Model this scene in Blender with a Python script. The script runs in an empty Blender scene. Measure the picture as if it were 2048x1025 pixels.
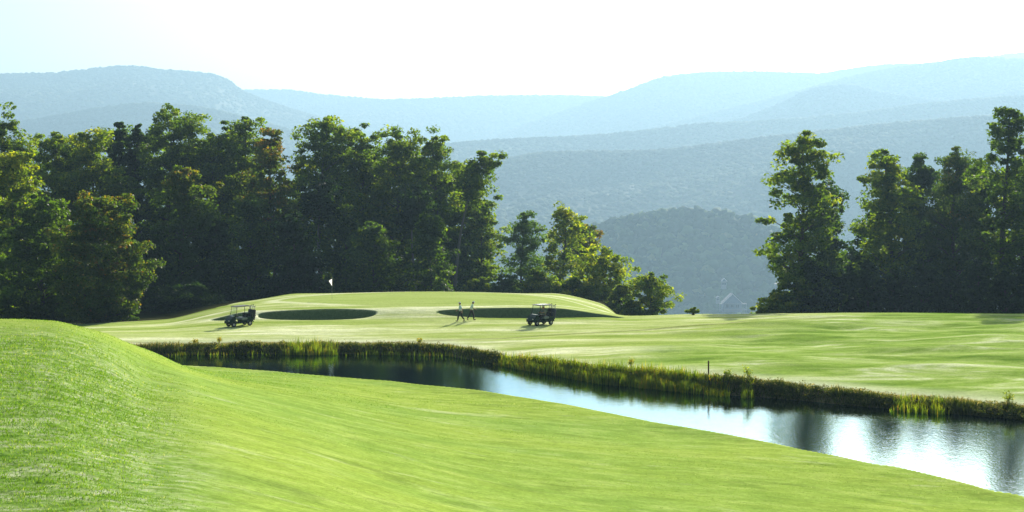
import bpy, bmesh, math
import numpy as np
from mathutils import Vector, Matrix

# ------------------------------------------------------------------ camera, sky, sun
S = bpy.context.scene
COL = S.collection
R = math.radians
F, CX, HY, CH = 2813.0, 1024.0, 450.0, 10.0      # focal length (photo pixels), centre, eye level, eye height over the pond
SUN_EL, SUN_AZ = 23.0, 20.0                       # azimuth clockwise from the view direction (+Y)

cam = bpy.data.cameras.new('camera')
cam.sensor_width = 36.0
cam.lens = F / 2048 * 36.0
cam.shift_y = -62.5 / 2048
cam.clip_start = 0.5
cam.clip_end = 20000
co = bpy.data.objects.new('camera', cam)
co.location = (0, 0, CH)
co.rotation_euler = (R(90), 0, 0)
COL.objects.link(co)
S.camera = co

w = bpy.data.worlds.new('World')
S.world = w
w.use_nodes = True
nt = w.node_tree
nt.nodes.clear()
sky = nt.nodes.new('ShaderNodeTexSky')
sky.sky_type = 'NISHITA'
sky.sun_disc = False
sky.sun_elevation = R(SUN_EL)
sky.sun_rotation = R(SUN_AZ)
sky.altitude = 300
sky.air_density = 1.0
sky.dust_density = 7.0
sky.ozone_density = 1.0
bg = nt.nodes.new('ShaderNodeBackground')
bg.inputs[1].default_value = 0.055
wo = nt.nodes.new('ShaderNodeOutputWorld')
nt.links.new(sky.outputs[0], bg.inputs[0])
nt.links.new(bg.outputs[0], wo.inputs[0])

sl = bpy.data.lights.new('sun', 'SUN')
sl.energy = 5.0
sl.angle = R(0.5)
sl.color = (1.0, 0.94, 0.82)
so = bpy.data.objects.new('sun', sl)
sd = Vector((math.sin(R(SUN_AZ)) * math.cos(R(SUN_EL)), math.cos(R(SUN_AZ)) * math.cos(R(SUN_EL)), math.sin(R(SUN_EL))))
so.rotation_euler = sd.to_track_quat('Z', 'Y').to_euler()
so.location = (60, 200, 120)
COL.objects.link(so)

S.view_settings.view_transform = 'Standard'
S.view_settings.look = 'None'
S.view_settings.exposure = 1.25
S.view_settings.gamma = 1.0
S.cycles.max_bounces = 6
S.cycles.diffuse_bounces = 1
S.cycles.glossy_bounces = 3
S.cycles.transmission_bounces = 3
S.cycles.volume_bounces = 0
S.cycles.transparent_max_bounces = 4
S.cycles.sample_clamp_indirect = 4.0
HAZE_DENSITY = 1.6e-4
HAZE_COLOR = (0.40, 0.64, 0.87)
HAZE_ANISO = 0.35

# ------------------------------------------------------------------ helpers
def tag(o, label=None, cat=None, group=None, kind=None):
    if label: o['label'] = label
    if cat: o['category'] = cat
    if group: o['group'] = group
    if kind: o['kind'] = kind
    return o

def link(o, parent=None):
    COL.objects.link(o)
    if parent is not None: o.parent = parent
    return o

def empty(name, loc, rz=0.0):
    o = bpy.data.objects.new(name, None)
    o.location = loc
    o.rotation_euler = (0, 0, rz)
    o.empty_display_size = 0.3
    return link(o)

def np_mesh(name, V, Fc, mat=None, smooth=False, attrs=None):
    """V (n,3); Fc (m,k) constant k."""
    V = np.ascontiguousarray(V, dtype=np.float32)
    Fc = np.ascontiguousarray(Fc, dtype=np.int32)
    me = bpy.data.meshes.new(name)
    m, k = Fc.shape
    me.vertices.add(len(V)); me.vertices.foreach_set('co', V.ravel())
    me.loops.add(m * k); me.loops.foreach_set('vertex_index', Fc.ravel())
    me.polygons.add(m)
    me.polygons.foreach_set('loop_start', np.arange(0, m * k, k, dtype=np.int32))
    if smooth: me.polygons.foreach_set('use_smooth', np.ones(m, dtype=bool))
    me.update(calc_edges=True)
    if attrs:
        for an, av in attrs.items():
            a = me.attributes.new(an, 'FLOAT', 'POINT')
            a.data.foreach_set('value', np.ascontiguousarray(av, dtype=np.float32))
    if mat: me.materials.append(mat)
    return me

def mobj(name, me, parent=None):
    return link(bpy.data.objects.new(name, me), parent)

def hash2(ix, iy, seed=0):
    h = (ix.astype(np.int64) * 374761393 + iy.astype(np.int64) * 668265263 + seed * 974634777) & 0xffffffff
    h = ((h ^ (h >> 13)) * 1274126177) & 0xffffffff
    h = h ^ (h >> 16)
    return (h & 0xffff) / 65535.0

def vnoise(x, y, seed=0):
    ix, iy = np.floor(x), np.floor(y)
    fx, fy = x - ix, y - iy
    fx = fx * fx * (3 - 2 * fx); fy = fy * fy * (3 - 2 * fy)
    a = hash2(ix, iy, seed); b = hash2(ix + 1, iy, seed); c = hash2(ix, iy + 1, seed); d = hash2(ix + 1, iy + 1, seed)
    return (a * (1 - fx) + b * fx) * (1 - fy) + (c * (1 - fx) + d * fx) * fy - 0.5

def fbm(x, y, seed=0, o=4):
    s, a = 0, 1.0
    for i in range(o):
        s = s + a * vnoise(x * 2 ** i, y * 2 ** i, seed + i * 7); a *= 0.5
    return s

def sstep(a, b, x):
    t = np.clip((x - a) / (b - a), 0, 1)
    return t * t * (3 - 2 * t)

def pchip(xs, ys, x):
    xs = np.asarray(xs, float); ys = np.asarray(ys, float)
    h = np.diff(xs); dl = np.diff(ys) / h
    m = np.zeros(len(xs)); m[0] = dl[0]; m[-1] = dl[-1]
    for i in range(1, len(xs) - 1):
        if dl[i - 1] * dl[i] > 0:
            w1, w2 = 2 * h[i] + h[i - 1], h[i] + 2 * h[i - 1]
            m[i] = (w1 + w2) / (w1 / dl[i - 1] + w2 / dl[i])
    x = np.clip(x, xs[0], xs[-1])
    i = np.clip(np.searchsorted(xs, x) - 1, 0, len(xs) - 2)
    t = (x - xs[i]) / h[i]
    return ((2 * t ** 3 - 3 * t ** 2 + 1) * ys[i] + (t ** 3 - 2 * t ** 2 + t) * h[i] * m[i] +
            (-2 * t ** 3 + 3 * t ** 2) * ys[i + 1] + (t ** 3 - t ** 2) * h[i] * m[i + 1])

# ------------------------------------------------------------------ node material helpers
def new_mat(name):
    m = bpy.data.materials.new(name)
    m.use_nodes = True
    n = m.node_tree.nodes; n.clear()
    out = n.new('ShaderNodeOutputMaterial')
    return m, m.node_tree, out

def N(t, typ, **kw):
    n = t.nodes.new(typ)
    for k, v in kw.items():
        if k.startswith('i_'):
            n.inputs[k[2:].replace('_', ' ')].default_value = v
        else: setattr(n, k, v)
    return n

def ramp(t, src, stops):
    r = t.nodes.new('ShaderNodeValToRGB')
    el = r.color_ramp.elements
    el[0].position, el[0].color = stops[0][0], (*stops[0][1], 1)
    el[1].position, el[1].color = stops[-1][0], (*stops[-1][1], 1)
    for p, c in stops[1:-1]:
        e = el.new(p); e.color = (*c, 1)
    t.links.new(src, r.inputs[0])
    return r.outputs[0]

def attr(t, name):
    a = t.nodes.new('ShaderNodeAttribute'); a.attribute_name = name
    return a.outputs['Fac']

def noise(t, scale, detail=4, rough=0.55, scl=(1, 1, 1), dist=0.0):
    g = t.nodes.new('ShaderNodeNewGeometry')
    mp = t.nodes.new('ShaderNodeMapping'); mp.inputs['Scale'].default_value = scl
    t.links.new(g.outputs['Position'], mp.inputs[0])
    n = t.nodes.new('ShaderNodeTexNoise')
    n.inputs['Scale'].default_value = scale; n.inputs['Detail'].default_value = detail
    n.inputs['Roughness'].default_value = rough; n.inputs['Distortion'].default_value = dist
    t.links.new(mp.outputs[0], n.inputs['Vector'])
    return n.outputs['Fac']

def mix(t, fac, a, b):
    m = t.nodes.new('ShaderNodeMix'); m.data_type = 'RGBA'
    for s, v in ((0, fac), (6, a), (7, b)):
        if isinstance(v, (int, float)): m.inputs[s].default_value = v
        elif isinstance(v, tuple): m.inputs[s].default_value = (*v, 1)
        else: t.links.new(v, m.inputs[s])
    return m.outputs[2]

def math_(t, op, a, b=None, clamp=False):
    m = t.nodes.new('ShaderNodeMath'); m.operation = op; m.use_clamp = clamp
    for s, v in ((0, a), (1, b)):
        if v is None: continue
        if isinstance(v, (int, float)): m.inputs[s].default_value = v
        else: t.links.new(v, m.inputs[s])
    return m.outputs[0]

def maprange(t, v, a, b, c=0.0, d=1.0):
    m = t.nodes.new('ShaderNodeMapRange')
    t.links.new(v, m.inputs[0])
    for i, x in enumerate((a, b, c, d)): m.inputs[i + 1].default_value = x
    return m.outputs[0]

def simple_mat(name, col, rough=0.6, metal=0.0, var=0.15, vs=8.0, coat=0.0, spec=0.5):
    m, t, out = new_mat(name)
    b = t.nodes.new('ShaderNodeBsdfPrincipled')
    nz = noise(t, vs, 3)
    c = mix(t, nz, tuple(x * (1 - var) for x in col), tuple(min(1, x * (1 + var)) for x in col))
    t.links.new(c, b.inputs['Base Color'])
    b.inputs['Roughness'].default_value = rough
    b.inputs['Metallic'].default_value = metal
    b.inputs['Coat Weight'].default_value = coat
    b.inputs['Specular IOR Level'].default_value = spec
    t.links.new(b.outputs[0], out.inputs[0])
    return m

def leaf_mat(name, stops, tr=(1.5, 1.6, 0.7), trw=0.5, rough=0.5, spec=0.3):
    """Diffuse + translucent foliage, colour picked by the per-leaf tint attribute."""
    m, t, out = new_mat(name)
    c = ramp(t, attr(t, 'tint'), stops)
    b = t.nodes.new('ShaderNodeBsdfDiffuse')
    t.links.new(c, b.inputs['Color'])
    tl = t.nodes.new('ShaderNodeBsdfTranslucent')
    mm = t.nodes.new('ShaderNodeMix'); mm.data_type = 'RGBA'; mm.blend_type = 'MULTIPLY'
    mm.inputs[0].default_value = 1.0
    t.links.new(c, mm.inputs[6]); mm.inputs[7].default_value = (*tr, 1)
    t.links.new(mm.outputs[2], tl.inputs[0])
    ms = t.nodes.new('ShaderNodeMixShader'); ms.inputs[0].default_value = trw
    t.links.new(b.outputs[0], ms.inputs[1]); t.links.new(tl.outputs[0], ms.inputs[2])
    gl = t.nodes.new('ShaderNodeBsdfGlossy'); gl.inputs['Roughness'].default_value = rough
    mg = t.nodes.new('ShaderNodeMixShader'); mg.inputs[0].default_value = spec * .1
    t.links.new(ms.outputs[0], mg.inputs[1]); t.links.new(gl.outputs[0], mg.inputs[2])
    t.links.new(mg.outputs[0], out.inputs[0])
    return m

# ------------------------------------------------------------------ terrain function
FAR = ([-1400, -300, 150, 300, 460, 700, 900, 1000, 1200, 1417, 1600, 1800, 2048, 2500, 3500],
       [104, 104, 104, 107.5, 108.6, 108.6, 107, 100, 89, 83.5, 80, 75.6, 72, 67, 60])
NEAR = ([-1400, -300, 150, 300, 430, 700, 960, 1300, 1600, 2048, 2500, 3500],
        [103, 103, 103, 99.5, 98, 91, 84, 71, 62, 51, 44, 38])
def dz(d, y): return CH - d * (y - HY) / F
# near side: (d, z); the pond shore comes last
def P(*a): return [(d, dz(d, y)) for d, y in a]
NEARP = {
    -1400: [(-60, 9.5), (0, 8.6), (22, 6.2), (40, 6.2), (60, 6.2), (80, 4.5), (100, .6)],
    0: [(-60, 9.5), (0, 8.4), (22, 5.5), (40, 5.72), (58, 6.02), (66, 5.45), (76, 3.6), (88, 1.6), (100, .5)],
    100: [(-60, 9.5), (0, 8.4), (22, 5.5), (40, 5.6), (58, 5.97), (66, 5.3), (76, 3.4), (88, 1.5), (100, .4)],
    200: [(-60, 9.5), (0, 8.4), (22, 5.5), (40, 5.2), (54, 5.45), (63, 5.2), (73, 3.6), (88, 1.1), (100, .3)],
    300: [(-60, 9.5), (0, 8.4), (22, 5.45), (35, 4.9), (50, 4.5), (66, 4.06), (78, 2.3), (92, .5), (99, .0)],
    370: [(-60, 9.5), (0, 8.4), (22, 5.4), (35, 4.78), (50, 4.25), (66, 3.3), (78, 2.1), (88, 1.08), (98.5, .05)],
    430: [(-60, 9.5), (0, 8.4), (22, 5.3), (32, 4.8), (50, 3.95), (65, 2.95), (76, 1.95), (86, .98), (98, .0)],
    600: [(-60, 9.5), (0, 8.4), (22, 5.05), (35, 4.15), (50, 3.2), (68, 2.05), (82, .98), (94, .0)],
    800: [(-60, 9.5), (0, 8.4), (22, 4.75), (36, 3.35), (50, 2.35), (67, 1.25), (80, .42), (90, .0)],
    1024: [(-60, 9.5), (0, 8.4), (22, 4.4), (38, 2.55), (52, 1.55), (66, .75), (82, .0)],
    1500: [(-60, 9.5), (0, 8.4), (22, 3.75), (36, 2.0), (48, 1.08), (56, .6), (65.3, .0)],
    2048: [(-60, 9.5), (0, 8.4), (22, 3.2), (34, 1.5), (43, .65), (51, .0)],
    3500: [(-60, 9.5), (0, 8.4), (15, 4.4), (25, 1.6), (32, .65), (38, .0)],
}
TL = [(178, -.2), (200, -1.0), (235, -2.5)]
TG = [(166, 1.9), (178, .4), (190, -.3), (202, -1.0), (235, -2.5)]
TR = [(140, 1.1), (152, .0), (165, -1.2), (185, -2.2), (235, -5.5)]
TAIL = [(300, -15), (500, -45), (700, -80), (1500, -112), (9000, -113)]
FARP = {
    -1400: P((105.6, 692), (118, 672), (130, 660), (150, 648), (165, 641)) + TL,
    0: P((105.6, 692), (118, 672), (130, 660), (150, 650), (165, 641)) + TL,
    150: P((105.6, 694), (118, 672), (130, 660), (150, 651), (165, 641)) + TL,
    220: P((107, 694), (118, 671), (130, 658), (146, 648), (165, 636)) + TL,
    330: P((109.4, 694), (118, 670), (127, 657), (146, 641), (158, 634)) + TL,
    430: P((110, 693), (118, 668), (126, 651), (134, 634), (146, 618.5), (156, 614)) + TG[1:],
    500: P((110, 692), (118, 667), (126, 648), (129, 640), (133, 622), (142, 611), (154, 604)) + TG[1:],
    600: P((110, 692), (118, 666), (126, 646), (128.2, 641), (132.5, 619), (142, 603), (156, 592.5)) + TG,
    700: P((110, 692), (118, 666), (126, 645), (128.2, 640), (132.5, 617.5), (142, 601), (156, 588)) + TG,
    850: P((109.4, 693), (118, 666), (126, 645), (128.2, 637), (132.5, 617), (142, 600), (156, 585)) + TG,
    1000: P((101.8, 714), (110, 688), (118, 664), (126, 643), (128.2, 636), (132.5, 615.5), (142, 601), (155, 588)) + TG,
    1100: P((95.5, 728), (104, 699), (116, 668), (126, 643), (128.5, 635), (132.5, 616), (142, 606), (153, 597)) + TG,
    1200: P((90.8, 741), (102, 702), (114, 671), (125, 645), (129, 635), (133, 627), (141, 622.5), (150, 620)) + TG[1:],
    1260: P((88.5, 746), (100, 704), (112, 675), (122, 651), (131, 636), (139, 632.5)) + TR[1:],
    1417: P((85, 756), (96, 713), (108, 680), (120, 650), (131, 632.5), ) + TR,
    1600: P((81.6, 776), (92, 727), (104, 689), (116, 655), (124, 637), (130, 629)) + TR,
    1800: P((77.4, 800), (88, 743), (100, 700), (112, 664), (122, 637), (129, 627.5)) + TR,
    2048: P((73.8, 822), (85, 757), (97, 707), (110, 664), (120, 641), (128, 631)) + TR,
    2500: [(68.6, .5), (90, 1.0), (110, 1.6), (125, 1.8)] + TR,
    3500: [(61.6, .5), (90, 1.0), (110, 1.6), (125, 1.8)] + TR,
}
DGN = np.concatenate([np.arange(-60, 20, 2.0), np.arange(20, 106.01, .5)])
DGF = np.concatenate([np.arange(60, 240, .4), np.arange(240, 720, 10.0), [900, 1200, 1500, 2000, 9001]])
def table(prof, dg, us):
    rows = []
    keys = sorted(prof)
    for k in keys:
        p = prof[k]
        rows.append(pchip([a for a, b in p], [b for a, b in p], dg))
    rows = np.array(rows)
    # smooth blend over u with pchip per column
    return np.array([pchip(keys, rows[:, j], us) for j in range(len(dg))]).T
US = np.arange(-1400, 3501, 8.0)
for k in FARP: FARP[k] = FARP[k] + TAIL
TN, TF = table(NEARP, DGN, US), table(FARP, DGF, US)
def bil(T, dg, u, d):
    fu = np.clip((u - US[0]) / 8.0, 0, len(US) - 1.001)
    iu = fu.astype(int); tu = fu - iu
    d = np.clip(d, dg[0], dg[-1])
    j = np.clip(np.searchsorted(dg, d) - 1, 0, len(dg) - 2)
    td = (d - dg[j]) / (dg[j + 1] - dg[j])
    return ((T[iu, j] * (1 - td) + T[iu, j + 1] * td) * (1 - tu) + (T[iu + 1, j] * (1 - td) + T[iu + 1, j + 1] * td) * tu)
# bunkers: centre px, half width, front distance, lip distance
BUNKERS = [(463, 40, 129.3, 132.6), (634, 119, 127.9, 132.4), (1060, 186, 128.0, 132.2)]

def terrain(x, y, full=False):
    x = np.asarray(x, float); y = np.asarray(y, float)
    u = CX + F * x / np.maximum(y, 12.0)
    u = np.clip(u, -1399, 3499)
    fr = np.interp(u, *FAR) + 0.35 * vnoise(u / 34, u * 0, 5) + .5 * vnoise(u / 110, u * 0, 9)
    nr = np.interp(u, *NEAR) + 0.5 * vnoise(u / 60, u * 0, 15)
    zn = bil(TN, DGN, u, y)
    zf = bil(TF, DGF, u, y)
    # near shore: gentle lip into the water
    zn = np.where(y > nr - 2.5, np.maximum(zn, 0.05) * 1.0, zn)
    zn = zn * (1 - sstep(nr - 2.5, nr, y)) + 0.12 * sstep(nr - 2.5, nr, y)
    # far bank rises steeply from the water to its lip
    lip = bil(TF, DGF, u, fr + 1.6)
    zb = sstep(fr - 0.3, fr + 1.15, y) * (np.maximum(lip, .3) + .15) - .15
    zf = np.where(y < fr + 1.6, np.minimum(zb, zf + .1), zf)
    bed = -0.7
    pond = (nr < fr - 1.5)
    z = np.where(y < (nr + fr) / 2, zn * (1 - sstep(nr, nr + .5, y)) + bed * sstep(nr, nr + .5, y),
                 bed + (zf - bed) * sstep(fr - 1.0, fr - .1, y))
    z = np.where(pond, z, np.where(y < fr, zn, np.where(y < fr + 10, np.maximum(zf, 0.1), zf)))
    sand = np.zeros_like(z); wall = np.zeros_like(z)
    for uc, hw, df, dl in BUNKERS:
        q = np.clip(1 - ((u - uc) / hw) ** 2, 0, 1) ** 0.42
        mid = (df + dl) / 2 + .6
        a = mid - (mid - df) * q + 0 * (q > 0); b = mid + (dl - mid) * q
        ins = (q > 0) & (y > a) & (y < b)
        zfl = bil(TF, DGF, u, a) - .32 * q - .05
        t = sstep(a, a + .8, y)
        carve = bil(TF, DGF, u, a) * (1 - t) + zfl * t
        up = sstep(b - .55, b, y)
        carve = carve * (1 - up) + bil(TF, DGF, u, b) * up
        z = np.where(ins, np.minimum(z, carve), z)
        sand = np.maximum(sand, np.where(ins & (y > a + .1) & (y < b - .1), 1.0, 0))
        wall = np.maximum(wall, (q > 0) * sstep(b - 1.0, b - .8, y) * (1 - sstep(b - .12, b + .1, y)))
    land = (y > fr + 2)
    und = sstep(1180, 1500, u) * sstep(78, 92, y) * (1 - sstep(120, 135, y))
    z = z + land * und * (.42 * fbm(x / 9.0, y / 5.0, 21, 3) + .04 * fbm(x / 1.6, y / .9, 35, 2))
    z = z + land * (1 - und) * .07 * fbm(x / 7, y / 4, 33, 3) * (1 - sstep(150, 170, y))
    nearm = (y < nr - 3)
    rough = nearm * sstep(470, 190, u - 90 * (1 - sstep(20, 45, y))) * (1 - sstep(45, 62, y))
    z = z + nearm * (.05 * fbm(x / 3, y / 3, 3, 3)) * sstep(5, 15, y) + rough * .05 * fbm(x / .55, y / .45, 4, 3)
    if not full: return z
    bank = np.clip(sstep(fr - .6, fr, y) * (1 - sstep(fr + 1.9, fr + 4.2, y)), 0, 1) * pond
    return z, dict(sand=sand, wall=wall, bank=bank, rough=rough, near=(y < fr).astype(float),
                   path=np.exp(-((y - np.interp(u, [150, 700, 1000, 1400, 1800, 2300], [111.8, 111.4, 113.5, 119, 126, 127])) / .45) ** 2) * land)

def gz(x, y): return float(terrain(np.array([x]), np.array([y]))[0])
def at(px, d):
    x = (px - CX) * d / F
    return Vector((x, d, gz(x, d)))

# ------------------------------------------------------------------ ground
def ground_material():
    m, t, out = new_mat('turf')
    big = noise(t, .045, 4, .6, (1, 1.6, 1), .4)
    mid = noise(t, .5, 5, .65, (1, 2.0, 1))
    fine = noise(t, 9.0, 4, .7)
    near = attr(t, 'near')
    # near turf
    cn = ramp(t, mid, [(.30, (.16, .25, .04)), (.50, (.25, .36, .065)), (.70, (.38, .47, .13))])
    cn = mix(t, maprange(t, big, .4, .6), mix(t, .4, cn, (.31, .41, .07)), mix(t, .35, cn, (.17, .32, .07)))
    # rough: darker blue green and straw clumps
    rg = ramp(t, noise(t, 1.5, 6, .7, (1, 1.8, 1)), [(.34, (.09, .19, .03)), (.46, (.18, .30, .06)), (.56, (.29, .38, .15)), (.66, (.42, .48, .30)), (.76, (.26, .25, .04))])
    cn = mix(t, attr(t, 'rough'), cn, rg)
    cn = mix(t, maprange(t, noise(t, .33, 5, .65, (1, 1.7, 1), .6), .56, .68, 0, .55), cn, (.12, .19, .035))
    cn = mix(t, maprange(t, noise(t, .21, 5, .7, (1, 2.2, 1), .4), .58, .70, 0, .5), cn, (.50, .56, .30))
    # far fairway, sheen of the dew painted in as long pale streaks
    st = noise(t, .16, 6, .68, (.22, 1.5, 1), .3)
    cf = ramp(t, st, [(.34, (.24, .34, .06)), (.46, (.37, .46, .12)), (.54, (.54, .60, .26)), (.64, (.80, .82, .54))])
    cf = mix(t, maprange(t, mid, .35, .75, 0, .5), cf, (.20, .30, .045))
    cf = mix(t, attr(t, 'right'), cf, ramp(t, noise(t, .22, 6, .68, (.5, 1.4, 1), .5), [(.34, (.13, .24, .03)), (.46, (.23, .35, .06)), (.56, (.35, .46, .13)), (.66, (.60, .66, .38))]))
    cf = mix(t, math_(t, 'MULTIPLY', attr(t, 'edge'), .75), cf, mix(t, mid, (.44, .48, .28), (.72, .74, .54)))
    cf = mix(t, attr(t, 'green'), cf, mix(t, maprange(t, noise(t, .35, 4, .6, (.3, 1.6, 1)), .3, .7), (.28, .38, .08), (.40, .48, .16)))
    cf = mix(t, math_(t, 'MULTIPLY', attr(t, 'fringe'), .8), cf, (.74, .76, .52))
    cf = mix(t, math_(t, 'MULTIPLY', attr(t, 'path'), .5), cf, (.12, .12, .04))
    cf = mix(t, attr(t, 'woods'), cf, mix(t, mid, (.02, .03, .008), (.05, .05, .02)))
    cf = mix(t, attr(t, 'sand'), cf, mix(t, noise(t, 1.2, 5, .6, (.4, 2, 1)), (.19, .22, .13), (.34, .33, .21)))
    cf = mix(t, attr(t, 'wall'), cf, (.11, .17, .07))  # shade on the bunkers' back face, put into its turf colour
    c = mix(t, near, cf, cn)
    bk = mix(t, noise(t, 2.2, 5, .7), (.05, .05, .018), (.26, .23, .12))
    c = mix(t, attr(t, 'bank'), c, bk)
    vr = maprange(t, math_(t, 'ADD', math_(t, 'MULTIPLY', fine, .5), math_(t, 'MULTIPLY', noise(t, 3.2, 5, .75, (1, 1.5, 1)), .5)), .3, .7, .62, 1.38)
    mm = t.nodes.new('ShaderNodeMix'); mm.data_type = 'RGBA'; mm.blend_type = 'MULTIPLY'; mm.inputs[0].default_value = 1
    t.links.new(c, mm.inputs[6]); t.links.new(vr, mm.inputs[7])
    b = t.nodes.new('ShaderNodeBsdfDiffuse')
    t.links.new(mm.outputs[2], b.inputs['Color'])
    bp = t.nodes.new('ShaderNodeBump'); bp.inputs['Strength'].default_value = .55; bp.inputs['Distance'].default_value = .06
    hsum = math_(t, 'ADD', math_(t, 'MULTIPLY', noise(t, 3.0, 5, .7), 1.0), math_(t, 'MULTIPLY', noise(t, 22.0, 3, .7), .35))
    t.links.new(hsum, bp.inputs['Height'])
    t.links.new(bp.outputs[0], b.inputs['Normal'])
    t.links.new(b.outputs[0], out.inputs[0])
    return m

rows = np.concatenate([np.arange(-60, 14, 4.0), np.arange(14, 50, .35), np.arange(50, 126, .26), np.arange(126, 134, .13),
                       np.arange(134, 168, .4), np.arange(168, 240, 2.0), np.arange(240, 720, 16.0), np.geomspace(720, 8900, 18)])
sc = np.concatenate([np.linspace(-1.6, -.43, 34)[:-1], np.linspace(-.43, .43, 640), np.linspace(.43, 1.6, 34)[1:]])
YY, SS = np.meshgrid(rows, sc, indexing='ij')
XX = SS * np.maximum(YY, 30.0)
ZZ, A = terrain(XX, YY, True)
nr_, nc_ = YY.shape
U_ = CX + F * XX / np.maximum(YY, 12.0)
ii = np.arange(nr_ * nc_).reshape(nr_, nc_)
faces = np.stack([ii[:-1, :-1], ii[:-1, 1:], ii[1:, 1:], ii[1:, :-1]], -1).reshape(-1, 4)
ge = ((U_ - 880) / 330) ** 2 + ((YY - 146) / 12.5) ** 2 * 1.0
gr = (1 - sstep(.9, 1.0, ge))
A['green'] = gr
A['fringe'] = sstep(.9, 1.0, ge) * (1 - sstep(1.0, 1.25, ge)) * .8 * sstep(134, 138, YY)
A['right'] = sstep(1250, 1600, U_ + (YY - 110) * -14) * (YY > 70)
FR_ = np.interp(U_, *FAR)
A['edge'] = sstep(FR_ + 1.5, FR_ + 2.6, YY) * (1 - sstep(FR_ + 3.5, FR_ + 7.5, YY))
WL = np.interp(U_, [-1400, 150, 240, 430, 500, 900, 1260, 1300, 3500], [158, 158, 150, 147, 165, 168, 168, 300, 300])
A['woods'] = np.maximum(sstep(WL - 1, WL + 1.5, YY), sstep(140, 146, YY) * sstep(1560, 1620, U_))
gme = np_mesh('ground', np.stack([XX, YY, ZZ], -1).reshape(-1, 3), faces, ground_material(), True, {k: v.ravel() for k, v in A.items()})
tag(mobj('ground', gme), 'golf course turf with mown fairway, raised green and rough mound', 'ground', kind='structure')

# ------------------------------------------------------------------ pond water
def water():
    m, t, out = new_mat('pond_water')
    b = t.nodes.new('ShaderNodeBsdfGlossy')
    b.inputs['Color'].default_value = (.39, .56, .66, 1); b.inputs['Roughness'].default_value = .03
    df = t.nodes.new('ShaderNodeBsdfDiffuse'); df.inputs[0].default_value = (.035, .055, .030, 1)
    fr_ = t.nodes.new('ShaderNodeFresnel'); fr_.inputs[0].default_value = 1.33
    ms = t.nodes.new('ShaderNodeMixShader')
    t.links.new(maprange(t, fr_.outputs[0], 0, .36, .05, .98), ms.inputs[0])
    t.links.new(df.outputs[0], ms.inputs[1]); t.links.new(b.outputs[0], ms.inputs[2])
    bp = t.nodes.new('ShaderNodeBump'); bp.inputs['Strength'].default_value = .09; bp.inputs['Distance'].default_value = .05
    t.links.new(math_(t, 'ADD', noise(t, 2.2, 3, .5, (1, .6, 1)), noise(t, 9, 2, .5, (1, .6, 1))), bp.inputs['Height'])
    t.links.new(bp.outputs[0], b.inputs['Normal'])
    t.links.new(ms.outputs[0], out.inputs[0])
    us = np.linspace(-300, 3400, 120)
    n_, f_ = np.interp(us, *NEAR), np.interp(us, *FAR)
    a = np.stack([(us - CX) * (n_ - 1) / F, n_ - 1, us * 0], -1)
    bb = np.stack([(us - CX) * (f_ + 1) / F, f_ + 1, us * 0], -1)
    V = np.concatenate([a, bb]); k = len(us)
    Fc = np.array([(i, i + 1, k + i + 1, k + i) for i in range(k - 1)])
    tag(mobj('pond_water', np_mesh('pond_water', V, Fc, m)), 'still pond reflecting the pale sky', 'pond', kind='structure')
water()

# ------------------------------------------------------------------ generic box / tube builders
class MB:
    def __init__(s): s.v, s.f = [], []
    def box(s, c, size, rot=None, bev=0.0, taper=1.0):
        bm = bmesh.new(); bmesh.ops.create_cube(bm, size=1.0)
        for v in bm.verts:
            k = taper if v.co.z > 0 else 1.0
            v.co = Vector((v.co.x * size[0] * k, v.co.y * size[1] * k, v.co.z * size[2]))
        if bev: bmesh.ops.bevel(bm, geom=bm.edges[:], offset=bev, segments=2, affect='EDGES')
        M = Matrix.Translation(c) @ (rot.to_4x4() if rot else Matrix())
        s.add(bm, M); return s
    def add(s, bm, M=Matrix()):
        o = len(s.v); bm.verts.index_update()
        s.v += [tuple(M @ v.co) for v in bm.verts]
        s.f += [tuple(o + v.index for v in f.verts) for f in bm.faces]
        bm.free()
    def tube(s, pts, rad, n=8):
        pts = [Vector(p) for p in pts]
        rad = rad if isinstance(rad, (list, tuple)) else [rad] * len(pts)
        o = len(s.v)
        for i, p in enumerate(pts):
            d = (pts[min(i + 1, len(pts) - 1)] - pts[max(i - 1, 0)]).normalized()
            a = d.orthogonal().normalized() if abs(d.z) > .99 else d.cross(Vector((0, 0, 1))).normalized()
            b = d.cross(a)
            for k in range(n):
                q = 2 * math.pi * k / n
                s.v.append(tuple(p + (a * math.cos(q) + b * math.sin(q)) * rad[i]))
        for i in range(len(pts) - 1):
            for k in range(n):
                s.f.append((o + i * n + k, o + i * n + (k + 1) % n, o + (i + 1) * n + (k + 1) % n, o + (i + 1) * n + k))
        s.f.append(tuple(o + k for k in range(n))[::-1]); s.f.append(tuple(o + (len(pts) - 1) * n + k for k in range(n)))
        return s
    def prism(s, prof, y0, y1):
        """side outline (x,z) extruded over y"""
        o = len(s.v); n = len(prof)
        s.v += [(x, y0, z) for x, z in prof] + [(x, y1, z) for x, z in prof]
        s.f.append(tuple(o + i for i in range(n))); s.f.append(tuple(o + n + i for i in range(n))[::-1])
        for i in range(n):
            j = (i + 1) % n
            s.f.append((o + i, o + n + i, o + n + j, o + j))
        return s
    def build(s, name, mat, parent=None, smooth=False, bev=0.0):
        me = bpy.data.meshes.new(name)
        me.from_pydata(s.v, [], s.f)
        bm = bmesh.new(); bm.from_mesh(me)
        if bev: bmesh.ops.bevel(bm, geom=bm.edges[:], offset=bev, segments=2, affect='EDGES')
        bmesh.ops.recalc_face_normals(bm, faces=bm.faces[:])
        bm.to_mesh(me); bm.free()
        if smooth: me.polygons.foreach_set('use_smooth', [True] * len(me.polygons))
        me.materials.append(mat)
        return mobj(name, me, parent)

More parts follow.
